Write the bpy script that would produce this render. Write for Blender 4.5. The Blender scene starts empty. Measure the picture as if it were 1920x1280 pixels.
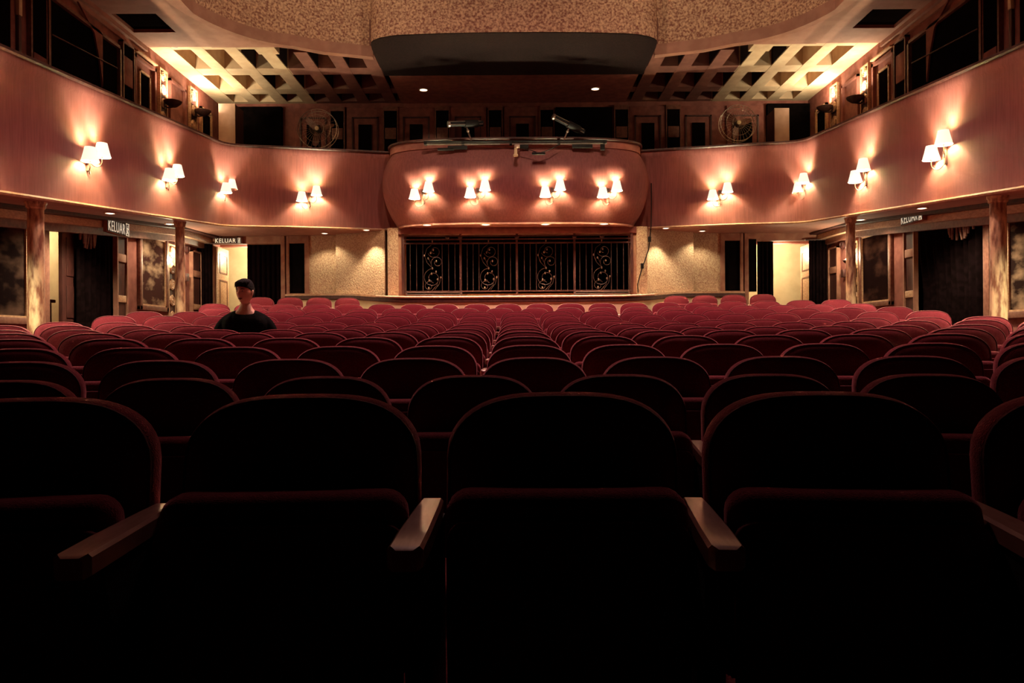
import bpy, bmesh, math, random
from mathutils import Vector, Matrix
random.seed(7)
PI = math.pi
EYE = 1.24                      # camera height above the front of the floor
HX = 0.07                       # the hall's axis
scene = bpy.context.scene
COL = scene.collection

# ------------------------------------------------------------------ materials
def mat(name, base, rough=0.7, metal=0.0, second=None, scale=20.0, stretch=(1, 1, 1), lo=0.4, hi=0.6, bump=0.0, bscale=None,
        sheen=0.0, sheen_tint=(1, 1, 1), emit=None, estr=0.0, coat=0.0, spec=0.5, detail=4.0):
    m = bpy.data.materials.new(name); m.use_nodes = True
    nt = m.node_tree; b = nt.nodes['Principled BSDF']
    b.inputs['Base Color'].default_value = (*base, 1)
    b.inputs['Roughness'].default_value = rough
    b.inputs['Metallic'].default_value = metal
    b.inputs['Specular IOR Level'].default_value = spec
    if coat: b.inputs['Coat Weight'].default_value = coat
    if sheen:
        b.inputs['Sheen Weight'].default_value = sheen
        b.inputs['Sheen Tint'].default_value = (*sheen_tint, 1)
        b.inputs['Sheen Roughness'].default_value = 0.35
    if emit:
        b.inputs['Emission Color'].default_value = (*emit, 1)
        b.inputs['Emission Strength'].default_value = estr
    tc = nt.nodes.new('ShaderNodeTexCoord'); mp = nt.nodes.new('ShaderNodeMapping')
    mp.inputs['Scale'].default_value = stretch
    nt.links.new(tc.outputs['Object'], mp.inputs['Vector'])
    no = nt.nodes.new('ShaderNodeTexNoise'); no.inputs['Scale'].default_value = scale; no.inputs['Detail'].default_value = detail
    nt.links.new(mp.outputs['Vector'], no.inputs['Vector'])
    if second:
        r = nt.nodes.new('ShaderNodeValToRGB')
        r.color_ramp.elements[0].position = lo; r.color_ramp.elements[1].position = hi
        r.color_ramp.elements[0].color = (*second, 1); r.color_ramp.elements[1].color = (*base, 1)
        nt.links.new(no.outputs['Fac'], r.inputs['Fac']); nt.links.new(r.outputs['Color'], b.inputs['Base Color'])
    if bump:
        n2 = no
        if bscale:
            n2 = nt.nodes.new('ShaderNodeTexNoise'); n2.inputs['Scale'].default_value = bscale
            nt.links.new(mp.outputs['Vector'], n2.inputs['Vector'])
        bu = nt.nodes.new('ShaderNodeBump'); bu.inputs['Strength'].default_value = bump; bu.inputs['Distance'].default_value = 0.02
        nt.links.new(n2.outputs['Fac'], bu.inputs['Height']); nt.links.new(bu.outputs['Normal'], b.inputs['Normal'])
    return m

M = {}
M['velvet'] = mat('crimson_velvet', (.21, .026, .038), .95, second=(.16, .016, .027), scale=110, sheen=.85, sheen_tint=(1, .34, .39), bump=.25, bscale=260, spec=.1)
M['piping'] = mat('crimson_piping', (.15, .014, .02), .8, second=(.06, .005, .008), scale=60, spec=.2)
M['pan'] = mat('dark_red_seat_shell', (.19, .016, .03), .8, second=(.14, .011, .022), scale=90, spec=.25)
M['arm'] = mat('varnished_armrest_wood', (.62, .28, .22), .36, second=(.52, .21, .165), scale=14, stretch=(6, 1, 1), coat=1.0, spec=.8)
M['arm'].node_tree.nodes['Principled BSDF'].inputs['Coat IOR'].default_value = 2.0
M['arm'].node_tree.nodes['Principled BSDF'].inputs['Coat Roughness'].default_value = .22
M['standard'] = mat('black_painted_iron', (.02, .008, .008), .6, second=(.012, .005, .005), scale=40)
M['carpet'] = mat('dark_red_carpet', (.10, .018, .018), .98, second=(.05, .008, .01), scale=70, bump=.2, spec=.05)
M['balcony'] = mat('pink_brown_balcony_silk', (.275, .086, .076), .62, second=(.215, .062, .057), scale=12, stretch=(3.0, 3.0, .22), lo=.35, hi=.65, spec=.3, bump=.05, bscale=60)
M['collar'] = mat('pink_plaster_collar', (.36, .14, .105), .6, second=(.29, .105, .08), scale=8, spec=.3)
M['plaster'] = mat('rough_mottled_plaster', (.62, .37, .24), .9, second=(.22, .08, .06), scale=26, lo=.36, hi=.62, bump=.7, bscale=46, spec=.15, detail=8)
M['plaster_fine'] = mat('stippled_gold_plaster', (.58, .40, .25), .85, second=(.36, .185, .12), scale=60, lo=.36, hi=.6, bump=.7, bscale=40, stretch=(1, 1, .7), spec=.2, detail=6)
M['ceiling'] = mat('pink_painted_ceiling', (.37, .175, .13), .8, second=(.32, .145, .105), scale=5, spec=.2)
M['ceiling_cream'] = mat('cream_lit_ceiling', (.50, .34, .22), .8, second=(.44, .29, .185), scale=5, spec=.2)  # lit copy of the ceiling colour, for the sides near the bowl lamps
M['ceiling_shaded'] = mat('brown_shaded_ceiling', (.19, .075, .058), .8, second=(.15, .055, .044), scale=5, spec=.15)  # shaded copy of the ceiling colour, for the dim middle
M['cream'] = mat('cream_painted_wall', (.72, .55, .34), .8, second=(.64, .47, .28), scale=3, spec=.2)
M['wall'] = mat('brown_pink_wall', (.25, .084, .064), .75, second=(.19, .058, .046), scale=7, spec=.2)
M['wall_low'] = mat('tan_wall_paint', (.34, .155, .10), .75, second=(.26, .105, .07), scale=6, spec=.2)
M['trim'] = mat('gilded_wood_trim', (.56, .32, .19), .45, second=(.42, .21, .12), scale=16, stretch=(1, 1, 3), spec=.4)
M['darkwood'] = mat('dark_red_wood', (.075, .02, .016), .5, second=(.045, .012, .01), scale=18, stretch=(1, 1, .3), spec=.4)
M['frame'] = mat('brown_wood_frame', (.20, .075, .048), .5, second=(.14, .045, .03), scale=18, spec=.4)
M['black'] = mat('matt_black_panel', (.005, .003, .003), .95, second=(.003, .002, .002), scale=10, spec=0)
M['dark_shade'] = mat('dark_ceiling_shade', (.020, .010, .010), .9, second=(.012, .006, .006), scale=30, spec=.1)  # shade of the bay soffit and coffer recesses as a dark colour
M['curtain'] = mat('black_purple_curtain', (.007, .0032, .0036), .9, second=(.004, .002, .002), scale=12, spec=0)
M['column'] = mat('marbled_gilt_column', (.88, .62, .36), .45, second=(.28, .11, .065), scale=11, stretch=(1.4, 1.4, .35), lo=.4, hi=.6, spec=.4, detail=8)
M['iron'] = mat('wrought_iron_bronze', (.055, .021, .017), .5, metal=.2, second=(.035, .013, .011), scale=30)
M['leaf'] = mat('pale_gilt_leaf', (.13, .065, .045), .5, metal=.2, second=(.26, .15, .10), scale=30)
M['brass'] = mat('aged_brass', (.085, .030, .022), .55, metal=.2, second=(.06, .02, .015), scale=20)
M['shade'] = mat('glowing_cream_lamp_shade', (.85, .75, .55), .8, emit=(1, .90, .66), estr=.18)
M['bulbglass'] = mat('lit_lamp_glass', (.9, .8, .6), .3, emit=(1, .86, .60), estr=.6)
M['white'] = mat('pale_painted_metal', (.50, .32, .25), .5, second=(.44, .27, .21), scale=6)
M['blackmetal'] = mat('black_metal', (.008, .005, .005), .6, second=(.006, .004, .004), scale=20, spec=.2)
M['chrome'] = mat('worn_steel', (.55, .42, .34), .3, metal=.9, second=(.45, .33, .27), scale=20)
M['shirt'] = mat('black_cotton_shirt', (.006, .005, .005), .95, second=(.004, .003, .003), scale=40, spec=.08)
M['trousers'] = mat('dark_trousers', (.012, .010, .012), .95, second=(.008, .007, .008), scale=40, spec=.1)
M['skin'] = mat('skin', (.80, .46, .35), .55, second=(.74, .41, .31), scale=12, spec=.35)
M['lip'] = mat('lips', (.26, .075, .065), .5, second=(.22, .06, .05), scale=30)
M['hair'] = mat('black_hair', (.006, .003, .003), .75, second=(.004, .002, .002), scale=80, spec=.2, stretch=(1, 1, .2), bump=.4)
M['eye'] = mat('eye_white', (.45, .30, .24), .4, second=(.42, .28, .22), scale=10)
M['signface'] = mat('dark_sign_face', (.05, .02, .016), .5, second=(.04, .015, .012), scale=20)
M['letters'] = mat('lit_sign_letters', (.8, .7, .55), .5, emit=(1, .85, .62), estr=.085)
M['shoe'] = mat('black_leather', (.01, .008, .008), .4, second=(.007, .006, .006), scale=30)

def painting_mat(name, dark, light, sc):
    return mat(name, light, .85, second=dark, scale=sc, stretch=(1, 1, 1.9), lo=.46, hi=.78, spec=.0, detail=7)
M['smoke'] = painting_mat('smoky_cloud_painting', (.05, .02, .018), (.60, .38, .25), 2.3)
M['night'] = painting_mat('dark_cloud_painting', (.008, .004, .004), (.10, .052, .037), 2.1)
M['rocks'] = painting_mat('dark_rocky_painting', (.02, .010, .009), (.42, .25, .16), 2.6)
M['dusk'] = painting_mat('dusky_brown_painting', (.010, .004, .004), (.10, .042, .03), 1.6)

# ------------------------------------------------------------------ mesh builder
class MB:
    def __init__(s): s.bm = bmesh.new()
    def box(s, c, size, rz=0.0, rx=0.0, ry=0.0, bevel=0.0):
        mtx = Matrix.Translation(Vector(c)) @ Matrix.Rotation(rz, 4, 'Z') @ Matrix.Rotation(ry, 4, 'Y') @ Matrix.Rotation(rx, 4, 'X') @ Matrix.Diagonal((*size, 1))
        r = bmesh.ops.create_cube(s.bm, size=1, matrix=mtx)
        if bevel:
            es = list({e for v in r['verts'] for e in v.link_edges})
            bmesh.ops.bevel(s.bm, geom=es, offset=bevel, segments=2, affect='EDGES', profile=.6)
        return s
    def span(s, a, b, bevel=0.0):
        return s.box([(a[i] + b[i]) / 2 for i in range(3)], [abs(b[i] - a[i]) for i in range(3)], bevel=bevel)
    def rings(s, rings, closed=True, cap0=True, cap1=True, loop=False):
        vs = [[s.bm.verts.new(p) for p in r] for r in rings]
        n = len(vs[0]); pairs = list(zip(vs, vs[1:])) + ([(vs[-1], vs[0])] if loop else [])
        for a, b in pairs:
            for i in range(n if closed else n - 1):
                j = (i + 1) % n
                try: s.bm.faces.new((a[i], a[j], b[j], b[i]))
                except ValueError: pass
        if not loop:
            if cap0: s.bm.faces.new(list(reversed(vs[0])))
            if cap1: s.bm.faces.new(vs[-1])
        return s
    def tube(s, pts, r, n=8, loop=False):
        pts = [Vector(p) for p in pts]; out = []
        rad = r if isinstance(r, (list, tuple)) else [r] * len(pts)
        up = None
        for i, p in enumerate(pts):
            if loop: t = pts[(i + 1) % len(pts)] - pts[i - 1]
            else: t = pts[min(i + 1, len(pts) - 1)] - pts[max(i - 1, 0)]
            if t.length < 1e-9: t = Vector((0, 0, 1))
            t.normalize()
            if up is None:
                up = Vector((0, 0, 1)) if abs(t.z) < .9 else Vector((1, 0, 0))
            u = up - t * up.dot(t)
            if u.length < 1e-6: u = t.orthogonal()
            u.normalize(); up = u; w = t.cross(u)
            out.append([p + (u * math.cos(2 * PI * k / n) + w * math.sin(2 * PI * k / n)) * rad[i] for k in range(n)])
        return s.rings(out, loop=loop)
    def lathe(s, prof, c=(0, 0, 0), n=20, axis='Z', cap=True):
        out = []
        for r, h in prof:
            ring = []
            for k in range(n):
                a = 2 * PI * k / n; x, y = r * math.cos(a), r * math.sin(a)
                p = (x, y, h) if axis == 'Z' else ((x, -h, y) if axis == 'Y' else (h, x, y))
                ring.append((c[0] + p[0], c[1] + p[1], c[2] + p[2]))
            out.append(ring)
        return s.rings(out, cap0=cap, cap1=cap)
    def blob(s, c, r, seg=12):
        mtx = Matrix.Translation(Vector(c)) @ Matrix.Diagonal((*r, 1))
        bmesh.ops.create_uvsphere(s.bm, u_segments=seg, v_segments=max(6, seg // 2 + 1), radius=1, matrix=mtx); return s
    def strip(s, path, w0, w1):
        """quad strip between two vertex rows"""
        return s.rings([w0, w1], closed=False, cap0=False, cap1=False)
    def mesh(s, name, m, angle=38):
        bmesh.ops.recalc_face_normals(s.bm, faces=s.bm.faces[:])
        for f in s.bm.faces: f.smooth = True
        for e in s.bm.edges:
            if len(e.link_faces) == 2: e.smooth = e.calc_face_angle(0) < math.radians(angle)
        me = bpy.data.meshes.new(name); s.bm.to_mesh(me); s.bm.free(); me.materials.append(m); return me
    def build(s, name, m, parent=None, angle=38):
        return obj(name, s.mesh(name, m, angle), parent)

def obj(name, me, parent=None):
    o = bpy.data.objects.new(name, me); COL.objects.link(o)
    if parent: o.parent = parent
    return o
def tag(o, label, cat, group=None):
    o['label'] = label; o['category'] = cat
    if group: o['group'] = group
    return o
def thing(name, label, cat, loc=(0, 0, 0), rz=0.0, group=None):
    o = bpy.data.objects.new(name, None); COL.objects.link(o)
    o.empty_display_size = .1; o.location = loc; o.rotation_euler = (0, 0, rz)
    return tag(o, label, cat, group)
def structure(o): o['kind'] = 'structure'; return o
def tree(root):
    r = root.copy(); COL.objects.link(r)
    for ch in list(root.children):
        c = tree(ch); c.parent = r
    return r
def lamp(name, kind, loc, power, color, parent=None, size=.03, rot=None, angle=None, blend=.5):
    l = bpy.data.lights.new(name, kind); l.energy = power; l.color = color
    if kind == 'AREA': l.size = size
    else: l.shadow_soft_size = size
    if angle: l.spot_size = math.radians(angle); l.spot_blend = blend
    o = bpy.data.objects.new(name, l); COL.objects.link(o); o.location = loc
    if rot: o.rotation_euler = rot
    if parent: o.parent = parent
    return o
WARM = (1.0, .89, .57)
ORD = ['zeroth', 'first', 'second', 'third', 'fourth', 'fifth', 'sixth', 'seventh', 'eighth', 'ninth', 'tenth', 'eleventh', 'twelfth', 'thirteenth',
       'fourteenth', 'fifteenth', 'sixteenth', 'seventeenth', 'eighteenth', 'nineteenth', 'twentieth', 'twenty-first', 'twenty-second', 'twenty-third', 'twenty-fourth']
def Z(r): return r + EYE          # height relative to the eye -> world height

# ------------------------------------------------------------------ floor: a raked floor whose rows are concentric arcs
YC = -5.5
FLOOR = [(-4, .176), (1.63, .177), (2.58, .174), (3.46, .217), (4.4, .27), (5.3, .327), (6.2, .375), (7.05, .416), (7.95, .474), (8.85, .53),
         (9.9, .636), (10.65, .72), (12.25, .84), (13.35, .965), (15.4, 1.20), (17, 1.26), (24, 1.26)]
def floor_z(x, y):
    d = math.hypot(x, y - YC) + YC
    for (a, za), (b, zb) in zip(FLOOR, FLOOR[1:]):
        if d <= b: return za + (zb - za) * (d - a) / (b - a)
    return FLOOR[-1][1]
mb = MB()
nx, ny = 60, 84
mb.rings([[(-9 + 18 * i / nx, -1.5 + 21 * j / ny, floor_z(-9 + 18 * i / nx, -1.5 + 21 * j / ny)) for i in range(nx + 1)] for j in range(ny + 1)],
         closed=False, cap0=False, cap1=False)
structure(mb.build('floor', M['carpet']))

# ------------------------------------------------------------------ theatre seats
def arch(s=1.0, hw=.2525, b=.134, top=.95, bot=.36, n=26):
    """outline of the domed backrest in the XZ plane, shrunk by s about its middle"""
    pts = []
    for i in range(n + 1):
        u = -1 + 2 * i / n; u = math.copysign(1 - (1 - abs(u)) ** 1.6, u)
        z = top - b + b * math.sqrt(max(0, 1 - abs(u) ** 3.2))
        pts.append((u * hw, z))
    pts += [(hw, .70), (hw * .99, .52), (hw * .95, .40), (hw * .86, bot), (0, bot), (-hw * .86, bot), (-hw * .95, .40), (-hw * .99, .52), (-hw, .70)]
    cz = .66; ins = 1 - s
    return [(x * (1 - ins), cz + (z - cz) * (1 - ins * .85)) for x, z in pts]
def lean(z): return (z - .45) * .13 - .035
def back_mesh():
    mb = MB(); rings = []
    for s, y in ((.05, -.072), (.35, -.069), (.60, -.062), (.80, -.052), (.91, -.041), (.955, -.031), (.985, -.016), (1.0, .004), (.996, .022), (.975, .034), (.9, .040), (.05, .040)):
        rings.append([(x, y + lean(z), z) for x, z in arch(s)])
    return mb.rings(rings).mesh('backrest', M['velvet'], 60)
def piping_mesh():
    mb = MB()
    mb.tube([(x, -.030 + lean(z), z) for x, z in arch(.965)], .0042, 6, loop=True)
    return mb.mesh('piping', M['piping'], 60)
def slab_outline(hw, z0, z1, r, n=5):
    pts = []
    for cx, cz, a0 in ((hw - r, z1 - r, 0), (-hw + r, z1 - r, PI / 2), (-hw + r, z0 + r, PI), (hw - r, z0 + r, 1.5 * PI)):
        for k in range(n + 1):
            a = a0 + k * PI / 2 / n; pts.append((cx + r * math.cos(a), cz + r * math.sin(a)))
    return pts
def slab(mb, hw, z0, z1, r, y0, y1, e):
    """upright rounded slab with softened rim"""
    o = lambda i: slab_outline(hw - i, z0 + i, z1 - i, max(r - i * .4, .004))
    rings = [(e, y0), (e * .3, y0 + e * .3), (0, y0 + e), (0, y1 - e), (e * .3, y1 - e * .3), (e, y1)]
    return mb.rings([[(x, y, z) for x, z in o(i)] for i, y in rings])
def seat_mesh(): return slab(MB(), .236, .40, .772, .045, -.205, -.105, .034).mesh('seat_cushion', M['velvet'], 60)
def pan_mesh(): return slab(MB(), .230, .385, .722, .035, -.228, -.205, .006).mesh('seat_shell', M['pan'], 60)
def seat_down_mesh():
    mb = slab(MB(), .236, -.46, -.06, .045, .40, .49, .03)
    for v in mb.bm.verts: v.co = Vector((v.co.x, v.co.z, v.co.y))
    return mb.mesh('seat_cushion', M['velvet'], 60)
def pan_down_mesh():
    mb = slab(MB(), .230, -.45, -.06, .035, .375, .40, .006)
    for v in mb.bm.verts: v.co = Vector((v.co.x, v.co.z, v.co.y))
    return mb.mesh('seat_shell', M['pan'], 60)
PITCH = .56
def arm_mesh(x):
    mb = MB()
    def ring(y, hw, z):
        return [(x - hw, y, z - .035), (x - hw, y, z - .006), (x - hw + .006, y, z), (x + hw - .006, y, z), (x + hw, y, z - .006), (x + hw, y, z - .035)]
    mb.rings([ring(-.412, .020, .722), ring(-.402, .030, .727), ring(-.30, .0305, .728), ring(-.10, .027, .728), ring(-.03, .024, .728)])
    return mb.mesh('armrest', M['arm'])
def standard_mesh(x):
    mb = MB()
    prof = [(-.36, .693), (-.33, .60), (-.26, .50), (-.22, .30), (-.22, .05), (-.27, .012), (-.27, -.012), (.03, -.012), (.03, .012), (-.02, .05), (-.02, .693)]
    mb.rings([[(x - .026, y, z) for y, z in prof], [(x + .026, y, z) for y, z in prof]])
    return mb.mesh('side_standard', M['standard'])
SM = dict(back=back_mesh(), piping=piping_mesh(), seat=seat_mesh(), pan=pan_mesh(), sd=seat_down_mesh(), pd=pan_down_mesh(),
          al=arm_mesh(-PITCH / 2), ar=arm_mesh(PITCH / 2), stl=standard_mesh(-PITCH / 2), str=standard_mesh(PITCH / 2))
def make_seat(loc, rz, label, group, last=False, down=False, sx=1.0):
    t = thing('theatre_seat', label, 'theatre seat', loc, rz, group); t.scale = (sx, 1, 1)
    b = obj('backrest', SM['back'], t); obj('piping', SM['piping'], b)
    c = obj('seat_cushion', SM['sd' if down else 'seat'], t); obj('seat_shell', SM['pd' if down else 'pan'], t)
    obj('armrest', SM['al'], t); obj('side_standard', SM['stl'], t)
    if last: obj('armrest', SM['ar'], t); obj('side_standard', SM['str'], t)
    return t
# (depth on the axis, pitch factor, sideways shift in seats)
ROWS = [(1.63, 1.0, .19), (2.58, .905, -.27), (3.46, 1.0, .18), (4.40, 1.0, .18), (5.30, 1.0, .18), (6.20, 1.0, .18), (7.05, 1.0, .18), (7.95, 1.0, .18),
        (8.85, 1.0, .18), (9.90, 1.0, .18), (10.65, 1.0, .16), (12.25, 1.0, -.35), (13.35, 1.0, -.12), (15.45, 1.0, .0)]
PERSON = None
for ri, (d, pf, off) in enumerate(ROWS):
    R = d - YC; spots = []
    for k in range(-14, 15):
        s = (k + off) * PITCH * pf; th = s / R
        x = .001 + R * math.sin(th); y = YC + R * math.cos(th)
        if x < -5.15 or x > 5.5: continue
        px = 960 + 1400 * x / y; hw = 1400 * .26 / y
        if px + hw < -4 or px - hw > 1924: continue
        if ri == 13 and (-2.95 < x < 3.05): continue
        spots.append((k, x, y, th))
    n = len(spots)
    for i, (k, x, y, th) in enumerate(spots):
        who = ri == 7 and k == -5
        row = ORD[ri + 1]
        if ri == 13:
            left = [q for q in spots if q[1] < 0]
            if x < 0: lab = 'crimson folding seat, last row left of the booth, %s from the left wall' % ORD[i + 1]
            else: lab = 'crimson folding seat, last row right of the booth, %s from the booth' % ORD[i + 1 - len(left)]
        elif ri == 0: lab = 'dark crimson velvet folding seat in the nearest row, %s from the left, wooden armrests' % ORD[i + 1]
        elif who: lab = 'crimson velvet folding seat, tipped down, under the seated person in the black t-shirt'
        else: lab = 'crimson velvet folding seat, %s from the left in the %s row from the front' % (ORD[i + 1], row)
        if i == 0: edge = 0
        t = make_seat((x, y, floor_z(x, y)), -th, lab, 'red velvet theatre seats in curved rows', last=(i == n - 1 or (ri == 13 and i + 1 < n and spots[i + 1][1] - x > 1)), down=who, sx=pf)
        if who: PERSON = (x, y, floor_z(x, y), -th)

# ------------------------------------------------------------------ balcony front: one continuous sweep round the hall
XL, XR = HX - 5.77, HX + 5.77
def zb(y): return Z(2.352 - .097 * max(0.0, 15.2 - y))
def sweep_path():
    half = [(-5.77, 3.0 + 11.5 * i / 14) for i in range(15)]
    for k in range(1, 9):
        a = k / 8 * math.radians(75); half.append((-5.77 + .62 * (1 - math.cos(a)), 14.5 + .62 * math.sin(a)))
    half += [(-4.6, 15.26), (-3.6, 15.50), (-2.6, 15.74), (-1.4, 15.9), (0, 15.9)]
    return [(HX + x, y) for x, y in half] + [(HX - x, y) for x, y in reversed(half[:-1])]
PATH = sweep_path()
def normals(path):
    out = []
    for i, (x, y) in enumerate(path):
        a = path[max(i - 1, 0)]; b = path[min(i + 1, len(path) - 1)]
        tx, ty = b[0] - a[0], b[1] - a[1]; l = math.hypot(tx, ty); out.append((ty / l, -tx / l))   # towards the hall
    return out
NRM = normals(PATH)
def swept(name, prof, m, path=PATH, nrm=NRM, base=zb, angle=38):
    """profile points (outwards offset, height above the balcony's bottom edge) carried along the path"""
    mb = MB()
    mb.rings([[(x + nx_ * o, y + ny_ * o, base(y) + h) for o, h in prof] for (x, y), (nx_, ny_) in zip(path, nrm)])
    return mb.build(name, m, angle=angle)
structure(swept('wall_balcony', [(0, 0), (0, 1.46), (.03, 1.50), (.03, 1.60), (-.14, 1.60), (-.14, 0)], M['balcony']))
structure(swept('trim_1', [(.05, 1.60), (.07, 1.62), (.07, 1.65), (-.17, 1.65), (-.17, 1.60)], M['darkwood']))
structure(swept('trim_2', [(.0, -.012), (.03, -.008), (.04, .012), (.03, .034), (.0, .038)], M['trim']))
# soffit under the balcony, back to the walls
mb = MB(); W = []
for (x, y) in PATH:
    if y < 14.6: W.append((HX + math.copysign(6.93, x - HX), y, zb(y)))
    else:
        f = max(-1, min(1, (x - HX) / 5.3)); W.append((HX + 6.93 * f, 16.6, zb(16)))
IN = [(x - n[0] * .04, y - n[1] * .04) for (x, y), n in zip(PATH, NRM)]
mb.rings([[(x, y, zb(y) - .006) for x, y in IN], [(x, y, z - .006) for x, y, z in W], [(x, y, z + .12) for x, y, z in W], [(x, y, zb(y) + .12) for x, y in IN]],
         closed=False, cap0=False, cap1=False, loop=True)
structure(mb.build('ceiling_under_balcony', M['ceiling']))
# balcony deck, hidden behind the parapet
mb = MB()
mb.rings([[(x, y, zb(y) + .72) for x, y in PATH], [(x, y, z + .72) for x, y, z in [(a, min(b, 17.5) if b < 14.6 else 17.5, c) for a, b, c in W]]], closed=False, cap0=False, cap1=False)
structure(mb.build('floor_balcony', M['carpet']))

# the bulging front of the projection booth
BXC, BY0 = HX + .02, 15.78
def bulge_off(t):
    return .22 - .33 * ((.62 - t) / .62) ** 2 if t < .62 else .22 - .18 * ((t - .62) / .38) ** 2
def bulge_pt(a, o):
    c, s = math.cos(a), math.sin(a); n = 3.2
    return BXC + (2.55 + o) * math.copysign(abs(c) ** (2 / n), c), BY0 - (.98 + o) * abs(s) ** (2 / n)
def bulge_ring(o, z, n=56): return [(*bulge_pt(PI - PI * i / n, o), z) for i in range(n + 1)]
mb = MB(); NT = 22
BZ0, BZ1 = Z(2.352), Z(3.83)
mb.rings([bulge_ring(bulge_off(i / NT), BZ0 + (BZ1 - BZ0) * i / NT) for i in range(NT + 1)], closed=False, cap0=False, cap1=False)
structure(mb.build('wall_booth', M['balcony'], angle=60))
mb = MB()
mb.rings([bulge_ring(o, z) for o, z in ((.04, BZ1), (.06, BZ1 + .01), (.06, BZ1 + .15), (-.1, BZ1 + .15), (-.1, BZ1 - .1))], closed=False, cap0=False, cap1=False)
structure(mb.build('trim_3', M['collar']))
mb = MB()
mb.rings([bulge_ring(o, z) for o, z in ((.085, BZ1 + .15), (.10, BZ1 + .165), (.10, BZ1 + .195), (-.14, BZ1 + .195), (-.14, BZ1 + .15), (.085, BZ1 + .15))], closed=False, cap0=False, cap1=False)
structure(mb.build('trim_4', M['darkwood']))
mb = MB()
mb.rings([bulge_ring(o, z) for o, z in ((-.11, BZ0 - .02), (-.075, BZ0 - .01), (-.075, BZ0 + .02), (-.11, BZ0 + .025))], closed=False, cap0=False, cap1=False)
structure(mb.build('trim_5', M['collar']))
mb = MB()
mb.rings([bulge_ring(-.11, BZ0), [(x, BY0 + .3, BZ0) for x, y, z in bulge_ring(-.11, BZ0)]], closed=False, cap0=False, cap1=False)
structure(mb.build('ceiling_under_booth', M['wall']))
def booth_y(x, z):
    t = (z - BZ0) / (BZ1 - BZ0); o = bulge_off(t); n = 3.2
    u = abs((x - BXC) / (2.55 + o)); return BY0 - (.98 + o) * (max(0, 1 - u ** n)) ** (1 / n)

# ------------------------------------------------------------------ side and rear walls
CEIL = Z(5.6)
def wx(s): return HX + s * 6.9
def wall_slabs(s):
    x0, x1 = wx(s), wx(s) + s * .16
    mb = MB(); low = .0
    mb.span((x0, 3, low), (x1, 11.0, 8.4)); mb.span((x0, 12.8, low), (x1, 17.7, 8.4)); mb.span((x0, 11.0, 3.42), (x1, 12.8, 8.4))
    return mb
structure(wall_slabs(-1).build('wall_left', M['wall'])); structure(wall_slabs(1).build('wall_right', M['wall']))
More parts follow.
